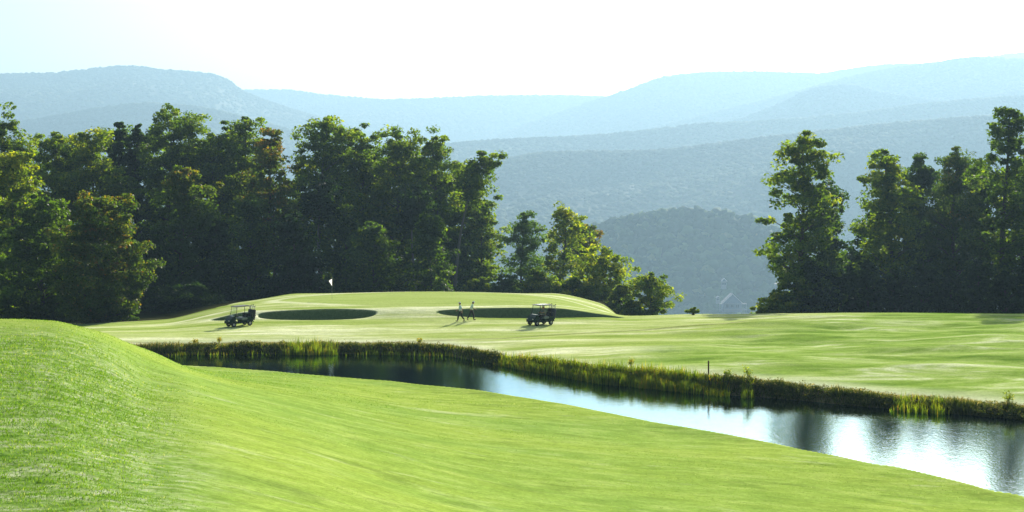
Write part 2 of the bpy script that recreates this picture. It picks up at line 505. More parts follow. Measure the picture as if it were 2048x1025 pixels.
# ------------------------------------------------------------------ trees
RNG = np.random.default_rng(11)
GREEN = [(0, (.030, .058, .006)), (.35, (.060, .102, .008)), (.7, (.110, .150, .012)), (1, (.17, .18, .014))]
LM = {
    'green': leaf_mat('green_leaves', GREEN, (3.3, 3.5, .7)),
    'turning': leaf_mat('turning_leaves', [(0, (.030, .060, .006)), (.5, (.060, .095, .010)), (.8, (.10, .10, .012)), (1, (.16, .085, .015))], (2.9, 3.1, .7)),
    'yellow': leaf_mat('yellow_green_leaves', [(0, (.035, .075, .006)), (.5, (.085, .13, .010)), (.8, (.15, .18, .012)), (1, (.24, .24, .018))], (3.2, 3.3, .5)),
    'blue': leaf_mat('blue_green_leaves', [(0, (.020, .045, .014)), (.5, (.040, .080, .020)), (1, (.080, .125, .028))], (2.6, 3.0, 1.1)),
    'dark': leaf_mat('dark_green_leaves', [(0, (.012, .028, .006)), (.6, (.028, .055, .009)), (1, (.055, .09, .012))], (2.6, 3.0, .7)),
}
BARK = simple_mat('bark', (.085, .07, .052), .9, var=.45, vs=3)
PALE_BARK = simple_mat('pale_bark', (.17, .155, .13), .85, var=.35, vs=3)

def leaf_quads(C, Rr, flat, n, size, rng, shell=.45, droop=.5):
    """n leaf sprays round every clump centre; returns V, F, dirs (how far out/up in its clump)."""
    m = len(C)
    d = rng.normal(size=(m, n, 3)); d /= np.linalg.norm(d, axis=-1, keepdims=True)
    r = rng.random((m, n, 1)) ** shell
    off = d * r * Rr[:, None, None]
    off[..., 2] *= flat
    p = (C[:, None, :] + off).reshape(-1, 3)
    k = len(p)
    nrm = rng.normal(size=(k, 3)) * .8; nrm[:, 2] += .9
    nrm += (d.reshape(-1, 3)) * droop
    nrm /= np.linalg.norm(nrm, axis=1, keepdims=True)
    a = np.cross(nrm, rng.normal(size=(k, 3))); a /= np.linalg.norm(a, axis=1, keepdims=True)
    b = np.cross(nrm, a)
    s = size * (.55 + .9 * rng.random((k, 1)))
    V = np.stack([p - a * s * .55, p - b * s * .36 + nrm * s * .08, p + a * s * .6, p + b * s * .36 + nrm * s * .08], 1).reshape(-1, 3)
    Fc = np.arange(4 * k).reshape(k, 4)
    return V, Fc, off.reshape(-1, 3), p

def taper_tubes(segs, n=6):
    """segs: list of (points, radii)"""
    V, Fq = [], []
    for pts, rad in segs:
        pts = np.asarray(pts, float); o = len(V)
        dv = np.gradient(pts, axis=0)
        for i, p in enumerate(pts):
            d = dv[i] / (np.linalg.norm(dv[i]) + 1e-9)
            a = np.cross(d, [1, .1, 0] if abs(d[2]) > .8 else [0, 0, 1]); a /= np.linalg.norm(a)
            b = np.cross(d, a)
            for k in range(n):
                q = 2 * math.pi * k / n
                V.append(p + (a * math.cos(q) + b * math.sin(q)) * rad[i])
        for i in range(len(pts) - 1):
            for k in range(n):
                Fq.append((o + i * n + k, o + i * n + (k + 1) % n, o + (i + 1) * n + (k + 1) % n, o + (i + 1) * n + k))
    return np.array(V), np.array(Fq)

PROF = {
    'maple': ([0, .10, .3, .5, .72, .88, 1], [.5, .85, 1.0, .97, .80, .58, .3]),
    'oval': ([0, .12, .35, .6, .82, .94, 1], [.5, .85, 1.0, 1.0, .88, .7, .45]),
    'vase': ([0, .2, .45, .7, .88, 1], [.4, .6, .82, 1.0, .95, .6]),
    'cone': ([0, .08, .25, .5, .75, 1], [.7, 1.0, .85, .58, .30, .03]),
    'column': ([0, .1, .4, .7, .9, 1], [.7, .9, 1.0, .85, .55, .12]),
    'bush': ([0, .1, .35, .6, .85, 1], [.8, 1.0, 1.0, .85, .5, .1]),
}

def make_tree(name, label, cat, px, d, top, hw, base=None, shape='maple', mat='green', lean=0.0, dens=1.0, seed=0,
              group=None, bark=None, tint=(.45, .25), clump=1.0, leaf=.37, fork=0, asym=0.0, nl=None, kink=None, tt=0.0):
    """px, d: where the trunk meets the ground; top: photo row of the crown's top; hw: crown half width in photo px."""
    rng = np.random.default_rng(seed + 1000)
    if d > 187 and px < 1260: d += 13
    if 1610 < px < 1950: d += 4
    o = at(px, d)
    H = CH + d * (HY - top) / F - o.z
    Wd = hw * d / F
    cb = .06 * H if base is None else max(.0, (CH + d * (HY - base) / F - o.z))
    Lc = H - cb
    e = empty(name, o)
    tag(e, label, cat, group)
    def axis(t):
        t = np.asarray(t, float)
        wob = .018 * H * np.sin(t * 5 + seed)
        lx = lean * (kink(t) if kink else t ** 1.3)
        return np.stack([lx + wob, wob * .6 * np.cos(t * 3 + seed), t * H], -1)
    tr = max(.09, .0135 * H)
    ts = np.linspace(-.02, .97, 14)
    segs = [(axis(np.maximum(ts, 0)) + np.where(ts < 0, -.4, 0)[:, None] * [0, 0, 1], tr * (1 - ts.clip(0)) ** .8 + .03 + .4 * tr * (ts < .02))]
    fx, fy = PROF[shape]
    C, Rr = [], []
    nl = nl or int(20 + Lc * 1.9)
    ga = rng.random() * 6
    for i in range(nl):
        t = (i + .5) / nl
        zt = cb + Lc * (1 - (1 - t) ** 1.12) * .97
        az = ga + i * 2.39996 + rng.normal() * .35
        rad = Wd * np.interp(t, fx, fy) * (.45 + .68 * rng.random()) * (1 + asym * math.cos(az))
        st = np.clip((zt - rad * (.42 + .25 * rng.random())) / H, .03, .95)
        p0 = axis(st)
        pc = axis(np.clip(zt / H, 0, 1))
        end = np.array([pc[0] + rad * math.cos(az), pc[1] + rad * math.sin(az), zt + rng.normal() * .03 * Lc])
        mid = (p0 + end) / 2 + np.array([0, 0, rad * .12]) + rng.normal(size=3) * .12
        q = np.linspace(0, 1, 5)[:, None]
        path = (1 - q) ** 2 * p0 + 2 * q * (1 - q) * mid + q ** 2 * end
        lr = tr * (1 - st) ** .8 * .5 + .012
        segs.append((path, np.linspace(lr, .012, 5)))
        k = max(2, int(round(rad / (1.45 * clump) + .3)))
        for j in range(k):
            f = 1 - j / k * .85
            base_p = (1 - f) ** 2 * p0 + 2 * f * (1 - f) * mid + f ** 2 * end
            for side in range(2 if j else 1):
                cpt = base_p + rng.normal(size=3) * np.array([.7, .7, .42]) * clump * (1 + .35 * j)
                C.append(cpt); Rr.append((.5 + 1.05 * rng.random() ** 1.2) * clump * min(1.15, .7 + rad / 6))
    for q in np.linspace(.72, .985, 7):
        C.append(axis(q * (1 - .3 / H)) + rng.normal(size=3) * [.35, .35, .1]); Rr.append(.7 * clump + .5 * clump * (1 - q) * 2)
    C = np.array(C); Rr = np.array(Rr)
    C[:, 2] = np.maximum(C[:, 2], .35)
    nlf = int(92 * dens * (.36 / leaf) ** 1.6)
    V, Fc, off, p = leaf_quads(C, Rr, .55, nlf, leaf, rng)
    hgt = np.clip((p[:, 2] - cb) / Lc, 0, 1)
    cl = np.repeat(rng.normal(size=len(C)) * .16, nlf)
    tn = tint[0] + tt * (hgt - .6) + cl + rng.normal(size=len(p)) * tint[1] * .8
    cr = np_mesh('crown', V, Fc, LM[mat], False, {'tint': np.repeat(np.clip(tn, 0, 1), 4)})
    tv, tf = taper_tubes(segs)
    mobj('trunk', np_mesh('trunk', tv, tf, bark or BARK, True), e)
    mobj('crown', cr, e)
    return e

WG = 'trees of the wood behind the green'
RG_ = 'trees of the wood on the right'
T = make_tree
#  left wood, front to back; photo column, distance, top row, half width
T('tree', 'broad leafy tree with low branches at the wood edge beside the mound', 'tree', 205, 154, 390, 104, 648, 'oval', 'turning', seed=1, dens=1.1, tint=(.45, .28), group=WG, leaf=.27, clump=.8, nl=64, tt=.3)
T('tree', 'dark bushy tree low behind the mound, left of the broad low tree', 'tree', 85, 164, 398, 95, 640, 'bush', 'green', seed=2, dens=1.1, tint=(.12, .22), group=WG, nl=56)
T('tree', 'sunlit yellow leafy tree at the left edge of the photo', 'tree', 28, 176, 300, 58, 600, 'oval', 'yellow', seed=3, tint=(.45, .25), group=WG, tt=.7)
T('tree', 'tall green tree cut by the left edge of the photo', 'tree', 0, 190, 240, 68, 600, 'maple', 'green', seed=4, group=WG)
T('tree', 'round topped tree with a yellow patch of leaves near its top', 'tree', 180, 196, 262, 78, 600, 'oval', 'yellow', seed=5, tint=(.35, .2), group=WG, tt=.8)
T('tree', 'green tree left of the yellow topped tree', 'tree', 118, 202, 258, 64, 600, 'oval', 'green', seed=6, group=WG)
T('pine_tree', 'narrow dark pointed conifer between the yellow topped tree and the tallest crown', 'tree', 243, 206, 238, 30, 560, 'cone', 'dark', seed=7, group=WG, nl=60, clump=.62, leaf=.26, tint=(.6, .2))
T('pine_tree', 'second dark pointed conifer just left of the tallest crown', 'tree', 275, 208, 244, 30, 560, 'cone', 'dark', seed=8, group=WG, nl=60, clump=.62, leaf=.26, tint=(.6, .2))
T('tree', 'tallest tree of the left wood with a wide ragged top', 'tree', 343, 204, 214, 70, 600, 'vase', 'green', seed=9, group=WG, dens=1.1, tint=(.4, .2))
T('tree', 'tree with a reddish tip standing low before the tallest crown', 'tree', 365, 180, 334, 62, 620, 'maple', 'turning', seed=10, group=WG, tint=(.0, .15), tt=1.9)
T('tree', 'green tree right of the tallest crown', 'tree', 425, 203, 262, 66, 600, 'oval', 'green', seed=12, group=WG)
T('tree', 'tree with a thin raised top left of the reddish brown tree', 'tree', 496, 206, 228, 48, 600, 'vase', 'green', seed=13, group=WG, tint=(.45, .2))
T('tree', 'reddish brown autumn tree in the middle of the wood', 'tree', 545, 196, 262, 62, 600, 'maple', 'turning', seed=14, group=WG, tint=(.50, .22), tt=.6)
T('tree', 'tall maple with a broad spreading top behind the flag', 'tree', 640, 198, 233, 66, 470, 'vase', 'green', seed=15, group=WG, dens=1.1, bark=PALE_BARK, lean=.8)
T('tree', 'rounded green tree right of the tall spreading maple', 'tree', 722, 203, 262, 66, 590, 'oval', 'green', seed=16, group=WG, tint=(.5, .22))
T('tree', 'twin topped green tree above the bunkers', 'tree', 792, 198, 262, 66, 590, 'oval', 'green', seed=17, group=WG, tint=(.5, .22))
T('tree', 'tree with a yellowish top left of the leaning tree', 'tree', 868, 200, 268, 64, 560, 'maple', 'yellow', seed=18, group=WG, tint=(.3, .2), tt=.35)
T('tree', 'dense green tree behind the leaning trunk', 'tree', 925, 205, 330, 44, 600, 'oval', 'green', seed=19, group=WG, tint=(.45, .2))
T('leaning_tree', 'leaning tree with a bare curved pale trunk and a small tufted crown', 'tree', 903, 192, 308, 36, 400, 'oval', 'green', seed=20, group=WG, lean=5.4, bark=PALE_BARK, kink=lambda t: t ** 1.7, nl=24)
T('tree', 'green tree with a flat spreading top under the leaning crown', 'tree', 966, 200, 402, 42, 590, 'oval', 'green', seed=21, group=WG, tint=(.5, .2))
T('tree', 'pale blue green tree with upright pointed tips', 'tree', 1045, 196, 430, 45, 620, 'column', 'blue', seed=22, group=WG, tint=(.95, .15), leaf=.3, dens=.75)
T('tree', 'tall golden green maple at the wood\'s right end', 'tree', 1128, 190, 420, 46, 590, 'maple', 'yellow', seed=23, group=WG, tint=(.6, .25), tt=.25, dens=.62)
T('tree', 'rounded yellow green tree below the golden maple', 'tree', 1205, 186, 500, 58, 625, 'oval', 'yellow', seed=24, group=WG, tint=(.62, .25), dens=.62, clump=.85)
T('small_tree', 'small round olive tree standing alone beyond the green', 'tree', 1300, 172, 551, 42, 628, 'oval', 'yellow', seed=25, group=WG, tint=(.55, .25), dens=.65, clump=.75, leaf=.26, nl=26)
T('tree', 'small reddish dark crown peeping out behind the golden maple', 'tree', 1165, 215, 449, 18, 520, 'oval', 'turning', seed=26, group=WG, tint=(.6, .2))
# undergrowth and inner trees of the wood
k = 0
inner = [('dark inner tree', 40, 214, 290), ('dark inner tree', 145, 212, 275), ('dark inner tree', 225, 212, 262), ('dark inner tree', 300, 212, 262), ('dark inner tree', 395, 212, 272),
         ('dark inner tree', 465, 212, 268), ('dark inner tree', 592, 216, 350), ('dark inner tree', 680, 214, 290), ('dark inner tree', 755, 212, 290), ('dark inner tree', 835, 212, 300), ('dark inner tree', 905, 222, 470)]
for nm, px, d, top in inner:
    T('tree', 'dark tree deep inside the wood, mostly hidden by the trees in front', 'tree', px, d, top, 66, 610, 'oval', 'green', seed=40 + k, group='dark trees deep in the wood', leaf=.45, dens=.9, tint=(.2, .2)); k += 1
T('slim_tree', 'slim tree with a straight bare pale trunk above the gap between the bunkers', 'tree', 827, 188, 380, 34, 450, 'oval', 'dark', tint=(.4, .2), seed=58, group=WG, bark=PALE_BARK, nl=20)
T('slim_tree', 'slim tree with a straight bare trunk just right of the flag', 'tree', 640, 188, 360, 34, 430, 'oval', 'dark', tint=(.4, .2), seed=59, group=WG, bark=PALE_BARK, nl=20)
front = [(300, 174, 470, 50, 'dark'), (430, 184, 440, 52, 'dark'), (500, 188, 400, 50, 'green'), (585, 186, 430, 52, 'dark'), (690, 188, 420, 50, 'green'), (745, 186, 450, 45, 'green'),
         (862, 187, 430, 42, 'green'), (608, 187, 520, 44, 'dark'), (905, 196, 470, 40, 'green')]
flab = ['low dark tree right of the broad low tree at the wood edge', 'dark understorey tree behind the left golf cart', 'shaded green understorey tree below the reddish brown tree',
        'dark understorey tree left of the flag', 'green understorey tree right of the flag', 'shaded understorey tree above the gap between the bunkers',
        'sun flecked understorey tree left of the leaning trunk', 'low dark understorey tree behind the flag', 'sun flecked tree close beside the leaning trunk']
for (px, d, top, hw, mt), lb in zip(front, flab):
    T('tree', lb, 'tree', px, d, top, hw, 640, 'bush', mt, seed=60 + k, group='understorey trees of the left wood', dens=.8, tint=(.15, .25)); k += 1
def shrub(px, d, top, hw, mat, label, seed, group, tint=(.4, .2)):
    return T('shrub', label, 'shrub', px, d, top, hw, 700, 'bush', mat, seed=seed, group=group, leaf=.24, clump=.6, nl=26, dens=.8, tint=tint)
sh = [(1010, 188, 560, 45, 'blue'), (1075, 186, 545, 42, 'green'), (1145, 184, 560, 42, 'yellow'), (1195, 182, 575, 40, 'green'), (1240, 176, 572, 32, 'yellow'), (960, 188, 560, 36, 'green'), (1262, 172, 605, 28, 'yellow')]
shl = ['grey green shrub right of the leaning trunk', 'green shrub below the pale pointed tree', 'bright yellow green shrub under the golden maple', 'green shrub behind the right bunker\'s end',
       'yellow green shrub left of the small lone tree', 'dark green shrub at the foot of the leaning tree', 'low bright shrub at the foot of the small lone tree']
for i, (a, lb) in enumerate(zip(sh, shl)):
    shrub(a[0], a[1], a[2], a[3], a[4], lb, 80 + i, 'shrubs along the wood edge', (.55, .25))
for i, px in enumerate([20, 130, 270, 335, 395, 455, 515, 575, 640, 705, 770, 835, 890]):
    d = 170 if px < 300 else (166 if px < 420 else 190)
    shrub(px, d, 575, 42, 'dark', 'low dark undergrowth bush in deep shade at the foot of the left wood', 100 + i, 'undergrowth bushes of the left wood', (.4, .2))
# right wood
T('tree', 'tall ragged maple standing at the left end of the right wood', 'tree', 1602, 168, 266, 84, 560, 'maple', 'green', seed=130, group=RG_, dens=1.05, tint=(.45, .25), nl=44, tt=.3, clump=.9)
T('tree', 'dark round tree close behind the ragged maple\'s right side', 'tree', 1645, 174, 372, 38, 600, 'oval', 'dark', seed=131, group=RG_, tint=(.7, .2))
T('tree', 'green tree with an uneven domed top in the middle of the right wood', 'tree', 1778, 172, 306, 56, 560, 'maple', 'green', seed=132, group=RG_, tint=(.55, .2))
T('tree', 'dark narrow tree between the two domed trees of the right wood', 'tree', 1845, 180, 318, 42, 600, 'column', 'dark', seed=133, group=RG_, tint=(.7, .2))
T('tree', 'pale olive tree with a fine domed top left of the tallest right tree', 'tree', 1912, 174, 299, 60, 600, 'oval', 'turning', seed=134, group=RG_, tint=(.25, .15), leaf=.26, tt=.2)
T('tree', 'tallest tree of the right wood with dark layered foliage', 'tree', 2012, 166, 218, 56, 560, 'maple', 'green', seed=135, group=RG_, tint=(.25, .2), nl=44)
T('tree', 'tall dark tree cut by the right edge of the photo', 'tree', 2085, 172, 250, 60, 600, 'oval', 'green', seed=136, group=RG_, tint=(.3, .2))
T('tree', 'tall tree beyond the right edge of the photo', 'tree', 2190, 172, 230, 66, 600, 'maple', 'green', seed=137, group=RG_, tint=(.3, .2))
for i, (px, d, top, lb) in enumerate([(1702, 182, 505, 'dark understorey tree in the dip right of the ragged maple'), (1752, 186, 400, 'dark understorey tree left of the domed tree'), (1820, 186, 380, 'shaded understorey tree behind the dark narrow tree'),
                        (1890, 186, 360, 'dark understorey tree behind the pale olive tree'), (1960, 184, 330, 'dark understorey tree left of the tallest right tree'), (2040, 186, 330, 'dark understorey tree at the right edge of the wood')]):
    T('tree', lb, 'tree', px, d, top, 52, 620, 'bush', 'dark', seed=140 + i, group='understorey trees of the right wood', dens=1.0, tint=(.6, .2), leaf=.4)
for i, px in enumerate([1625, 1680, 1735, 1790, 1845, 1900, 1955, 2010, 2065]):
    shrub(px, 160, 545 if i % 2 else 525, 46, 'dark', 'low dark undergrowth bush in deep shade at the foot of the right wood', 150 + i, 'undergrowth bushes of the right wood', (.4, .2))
shrub(1558, 160, 588, 40, 'yellow', 'bright yellow green bush at the left foot of the right wood', 165, RG_, (.45, .25))
shrub(1590, 162, 545, 36, 'green', 'green shrub round the trunk of the ragged maple', 166, RG_, (.5, .25))
shrub(1660, 160, 500, 42, 'green', 'taller green shrub right of the ragged maple\'s trunk', 167, RG_, (.4, .25))
T('shrub', 'tiny green bush alone on the crest of the fairway', 'shrub', 1386, 134, 621, 9, 700, 'bush', 'yellow', seed=168, leaf=.14, clump=.22, nl=16, dens=.4, tint=(.5, .2))

# ------------------------------------------------------------------ hills and the woods that cover them
HILL_M = simple_mat('hillside', (.035, .055, .022), .95, var=.4, vs=.01)
FOREST = {}
def forest_mat(name, a, b, c):
    m, t, out = new_mat(name)
    b_ = t.nodes.new('ShaderNodeBsdfPrincipled')
    col = ramp(t, attr(t, 'tint'), [(0, a), (.6, b), (1, c)])
    t.links.new(col, b_.inputs['Base Color']); b_.inputs['Roughness'].default_value = .9
    b_.inputs['Specular IOR Level'].default_value = .1
    t.links.new(b_.outputs[0], out.inputs[0])
    return m
FM = forest_mat('distant_leaves', (.020, .045, .014), (.060, .100, .024), (.13, .12, .04))
def ico(sub):
    bm = bmesh.new(); bmesh.ops.create_icosphere(bm, subdivisions=sub, radius=1.0)
    V = np.array([v.co[:] for v in bm.verts]); Fc = np.array([[v.index for v in f.verts] for f in bm.faces]); bm.free()
    return V, Fc
def hill(ridge, d, zf, dfoot, seed, label, ncrown, rad, sub=1, rough=18, back=.25, far=1.55, mat=None, jitter=.14):
    d, dfoot, rad, rough = d * far, dfoot * far, rad * far, rough * far
    leafy = False
    """ridge: photo outline of the top, at distance d; the slope runs down to height zf at distance dfoot, and down behind."""
    rng = np.random.default_rng(seed)
    xs = np.array([p[0] for p in ridge], float); ys = np.array([p[1] for p in ridge], float)
    px = np.linspace(xs[0], xs[-1], max(60, int((xs[-1] - xs[0]) / 6)))
    top = pchip(xs, ys, px)
    zt = CH + d * (HY - top) / F - rad * .8
    def surf(p, t):
        """t 0 ridge .. 1 foot; t<0 behind"""
        z0 = np.interp(p, px, zt)
        dd = d + (dfoot - d) * t
        f = np.where(t >= 0, 1 - (1 - (1 - np.clip(t, 0, 1)) ** 1.35), 1 - (t / back) ** 2 * .9)
        g = sstep(0.0, .3, np.abs(t))
        X = (p - CX) * d / F
        gul = 2.6 * rough * fbm(X / (d * .11) + t * 1.3, t * 2.2 + X / (d * .3), seed, 5) * g
        return X * (1 + (dfoot / d - 1) * np.clip(t, 0, 1) * .35), dd, zf + (z0 - zf) * f + gul
    tv = np.concatenate([np.linspace(-back, 0, 5)[:-1], np.linspace(0, 1, 40)])
    PP, TT_ = np.meshgrid(px, tv)
    X, Y, Z = surf(PP, TT_)
    ny, nx = PP.shape
    ii = np.arange(ny * nx).reshape(ny, nx)
    Fc = np.stack([ii[:-1, :-1], ii[1:, :-1], ii[1:, 1:], ii[:-1, 1:]], -1).reshape(-1, 4)
    h = mobj('hill', np_mesh('hill', np.stack([X, Y, Z], -1).reshape(-1, 3), Fc, HILL_M, True))
    tag(h, label, 'hill', kind='structure')
    # crowns
    u = rng.uniform(px[0], px[-1], ncrown); t = rng.random(ncrown) ** 1.25
    nr = ncrown // 9
    t[:nr] = rng.uniform(-.02, .02, nr)
    lump = 1 + (.5 if mat else .15) * rng.normal(size=ncrown).clip(-1, 1.6)
    x, y, z = surf(u, t)
    s = rad * (.6 + .75 * rng.random(ncrown)); z = z + (lump - 1) * rad * .8
    if leafy:
        V, Fq, off, p = leaf_quads(np.stack([x, y, z + s * .3], -1), s, .95, 110, rad * .26, rng, shell=.25, droop=1.2)
        tn = np.repeat(np.clip(.4 + .22 * rng.normal(size=ncrown), 0, 1), 110 * 4)
        me = np_mesh('distant_forest', V, Fq, FM2, False, {'tint': tn})
    else:
        iv, fi = ico(sub)
        k = len(iv)
        jit = 1 + jitter * rng.normal(size=(ncrown, k, 1)).clip(-1.3, 1.5)
        V = iv[None] * jit * s[:, None, None] * np.array([1, 1, .95 if mat else .7])
        V = V + np.stack([x, y, z - s * .05], -1)[:, None, :]
        Fq = (fi[None] + (np.arange(ncrown) * k)[:, None, None]).reshape(-1, 3)
        tn = np.repeat(np.clip(.4 + (.26 if mat else .16) * rng.normal(size=ncrown) + .8 * fbm(x / 400, y / 400, 3, 3), 0, 1), k)
        me = np_mesh('distant_forest', V.reshape(-1, 3), Fq, mat or FM, True, {'tint': tn})
    tag(mobj('distant_forest', me), 'unbroken wood covering the ' + label, 'forest', kind='stuff')
    return surf
FMK = forest_mat('knoll_leaves', (.03, .07, .02), (.10, .17, .04), (.26, .24, .07))
FM2 = leaf_mat('valley_leaves', [(0, (.025, .05, .012)), (.6, (.06, .09, .016)), (1, (.13, .10, .02))], (1.5, 1.6, .7), trw=.4)
hill([(420, 200), (490, 178), (560, 178), (640, 187), (760, 198), (900, 215)], 5000, 100, 4500, 1, 'farthest low ridge between the left and centre hills', 5000, 7, 1)
hill([(1900, 140), (1980, 110), (2048, 104), (2300, 95), (2600, 110)], 5000, 100, 4500, 2, 'farthest ridge at the right edge', 4000, 7, 1)
hill([(380, 230), (600, 212), (720, 200), (850, 195), (960, 191), (1100, 189), (1210, 192), (1300, 205), (1450, 250)], 4800, -10, 3400, 3, 'long low centre ridge', 16000, 7, 1, 30)
hill([(-400, 160), (-200, 150), (0, 146), (100, 144), (180, 136), (250, 130), (330, 138), (420, 145), (455, 158), (485, 180), (560, 208), (700, 250), (860, 300), (960, 340)], 4000, -30, 2500, 4, 'high left hill with a steep right shoulder', 20000, 6.5, 1, 45)
hill([(-500, 262), (-100, 250), (60, 238), (180, 216), (290, 204), (400, 212), (500, 236), (700, 290), (820, 330)], 3150, -40, 2400, 10, 'lower spur on the face of the left hill', 14000, 5.6)
hill([(1380, 262), (1480, 236), (1560, 205), (1640, 172), (1690, 168), (1780, 186), (1900, 200), (2048, 178), (2300, 160), (2600, 170)], 3300, -40, 2700, 11, 'rounded spur below the high right hill', 13000, 5.6)
hill([(1000, 265), (1205, 194), (1250, 180), (1330, 152), (1420, 143), (1500, 142), (1640, 145), (1700, 136), (1800, 126), (1900, 126), (2100, 140)], 4300, 20, 3400, 5, 'broad flat topped hill right of the centre', 16000, 6.5, 1, 40)
hill([(1150, 300), (1280, 262), (1420, 225), (1560, 190), (1700, 152), (1780, 135), (1870, 123), (1950, 113), (2048, 116), (2300, 110), (2700, 150)], 3700, -20, 2700, 6, 'high right hill', 20000, 6, 1, 35)
hill([(700, 330), (800, 300), (900, 285), (1000, 277), (1190, 268), (1300, 257), (1400, 246), (1520, 240), (1700, 225), (1850, 205), (2048, 190), (2600, 180)], 2900, -50, 2200, 7, 'middle spur running up to the right', 20000, 5.2, 1, 25)
hill([(700, 370), (860, 345), (960, 326), (1100, 302), (1300, 298), (1500, 276), (1800, 243), (2048, 225), (2600, 215)], 2250, -112, 1500, 8, 'near wooded spur in the valley', 24000, 4.6, 1, 22)
vs = hill([(1060, 560), (1130, 488), (1165, 464), (1200, 450), (1250, 437), (1310, 428), (1380, 423), (1450, 429), (1510, 442), (1560, 465), (1595, 500), (1625, 555), (1660, 620)], 1500, -112, 1300, 9, 'dark round wooded knoll in the valley', 3000, 6.4, sub=2, rough=6, back=.12, far=1.35, mat=FMK, jitter=.24)

# houses low on the knoll
WHITE = simple_mat('white_paint', (.32, .34, .37), .6, var=.05)
TRIM = simple_mat('white_trim', (.8, .8, .82), .6, var=.05)
ROOF = simple_mat('grey_shingles', (.16, .17, .19), .8, var=.2)
GLASS = simple_mat('dark_glass', (.03, .04, .05), .15, var=.1)
DWALL = simple_mat('blue_grey_siding', (.24, .30, .36), .8, var=.1)
def house(name, label, px, py, d, wd, hh, gable, porch=False, wall=None, rz=0):
    o = Vector(((px - CX) * d / F, d, CH + d * (HY - py) / F))
    e = empty(name, o, rz); tag(e, label, 'house')
    dp = wd * .8
    b = MB(); b.box((0, dp / 2, hh / 2 - 1.5), (wd, dp, hh + 3)); b.build('wall', wall or WHITE, e)
    r = MB(); g = wd / 2 + .6
    for s in (-1, 1):
        a = math.atan2(gable, g); L = math.hypot(gable, g) + .4
        r.box((s * g / 2, dp / 2 - .3, hh + gable / 2 + .2), (L, dp + 2, .35), Matrix.Rotation(s * a, 3, 'Y'))
    r.build('roof', ROOF, e)
    gb = MB(); gb.prism([(-wd / 2, hh), (wd / 2, hh), (0, hh + gable - .4)], .1, .5); gb.build('gable', DWALL, e)
    for s in (-1, 1):
        t = MB(); a = math.atan2(gable, g); L = math.hypot(gable, g)
        t.box((s * g / 2, -1.4, hh + gable / 2), (L, .4, .8), Matrix.Rotation(s * a, 3, 'Y')); t.build('bargeboard', TRIM, e)
    for k in range(3):
        wb = MB(); wb.box(((k - 1) * wd * .28, -.06, hh * .55), (wd * .14, .2, hh * .4)); wb.build('window', GLASS, e)
    if porch:
        p = MB(); p.box((0, -2.2, hh * .95), (wd * 1.5, 4.4, .5)); p.build('porch_roof', ROOF, e)
        p = MB(); p.box((0, -4.4, hh * .92), (wd * 1.5, .3, .9)); p.build('fascia', WHITE, e)
        for k in range(7):
            q = MB(); q.box(((k - 3) * wd * .24, -4.2, hh * .3), (.5, .5, hh * 1.2)); q.build('post', WHITE, e)
        p = MB(); p.box((0, -4.5, .4), (wd * 1.5, .3, 1.6)); p.build('railing', WHITE, e)
    return e
house('house', 'white gabled house with a porch low on the wooded knoll', 1465, 620, 1690, 22, 8.0, 11.0, True, DWALL)
house('small_house', 'narrow white house standing higher on the knoll, left of the gabled house', 1448, 574, 1790, 6.2, 7.0, 3.8)
house('small_shed', 'tiny pale shed just above and left of the gabled house', 1436, 603, 1730, 4.2, 4.2, 2.0)
house('low_house', 'long low white house half hidden by the right wood', 1566, 577, 1790, 17, 5.0, 3.2)

# ------------------------------------------------------------------ reeds, weeds, grass blades
REED_M = leaf_mat('reed_leaves', [(0, (.035, .07, .008)), (.45, (.13, .19, .015)), (.8, (.26, .24, .03)), (1, (.36, .22, .06))], (2.4, 2.4, .6), trw=.55, spec=.1)
WEED_M = leaf_mat('bank_weed_leaves', [(0, (.03, .052, .010)), (.5, (.10, .125, .025)), (.8, (.22, .19, .07)), (1, (.38, .32, .17))], (1.5, 1.5, .7), trw=.45, spec=.1)
TURF_M = leaf_mat('grass_blades', [(0, (.08, .17, .015)), (.5, (.17, .28, .03)), (.85, (.30, .35, .08)), (1, (.50, .50, .28))], (1.6, 1.7, .6), trw=.45, rough=.35, spec=.12)
def blades(name, x, y, h, wd, mat, label, rng, tint, bend=.35, seg=2, z=None):
    n = len(x)
    z = terrain(x, y)[0] if False else (terrain(x, y) if z is None else z)
    az = rng.uniform(0, 2 * math.pi, n)
    ln = rng.normal(size=n) * bend
    lx, ly = np.cos(az) * ln * h, np.sin(az) * ln * h
    # blades face any way; width axis random
    wa = rng.uniform(0, math.pi, n); wx, wy = np.cos(wa) * wd / 2, np.sin(wa) * wd / 2
    V = []
    for s, wf in ((0, 1.0), (.55, .85), (1.0, .12)):
        q = s ** 1.8
        for sg in (-1, 1):
            V.append(np.stack([x + lx * q + sg * wx * wf, y + ly * q + sg * wy * wf, z - .03 + h * s * (1 - .25 * abs(ln) * s)], -1))
    V = np.stack(V, 1)
    b = (np.arange(n) * 6)[:, None]
    Fc = np.concatenate([b + np.array([[0, 1, 3, 2]]), b + np.array([[2, 3, 5, 4]])])
    me = np_mesh(name, V.reshape(-1, 3), Fc, mat, False, {'tint': np.repeat(np.clip(tint, 0, 1), 6)})
    return tag(mobj(name, me), label, name.replace('_', ' '), kind='stuff')
rg = np.random.default_rng(5)
def fard(px): return np.interp(px, *FAR) + 0.35 * vnoise(px / 34, px * 0, 5) + .5 * vnoise(px / 110, px * 0, 9)
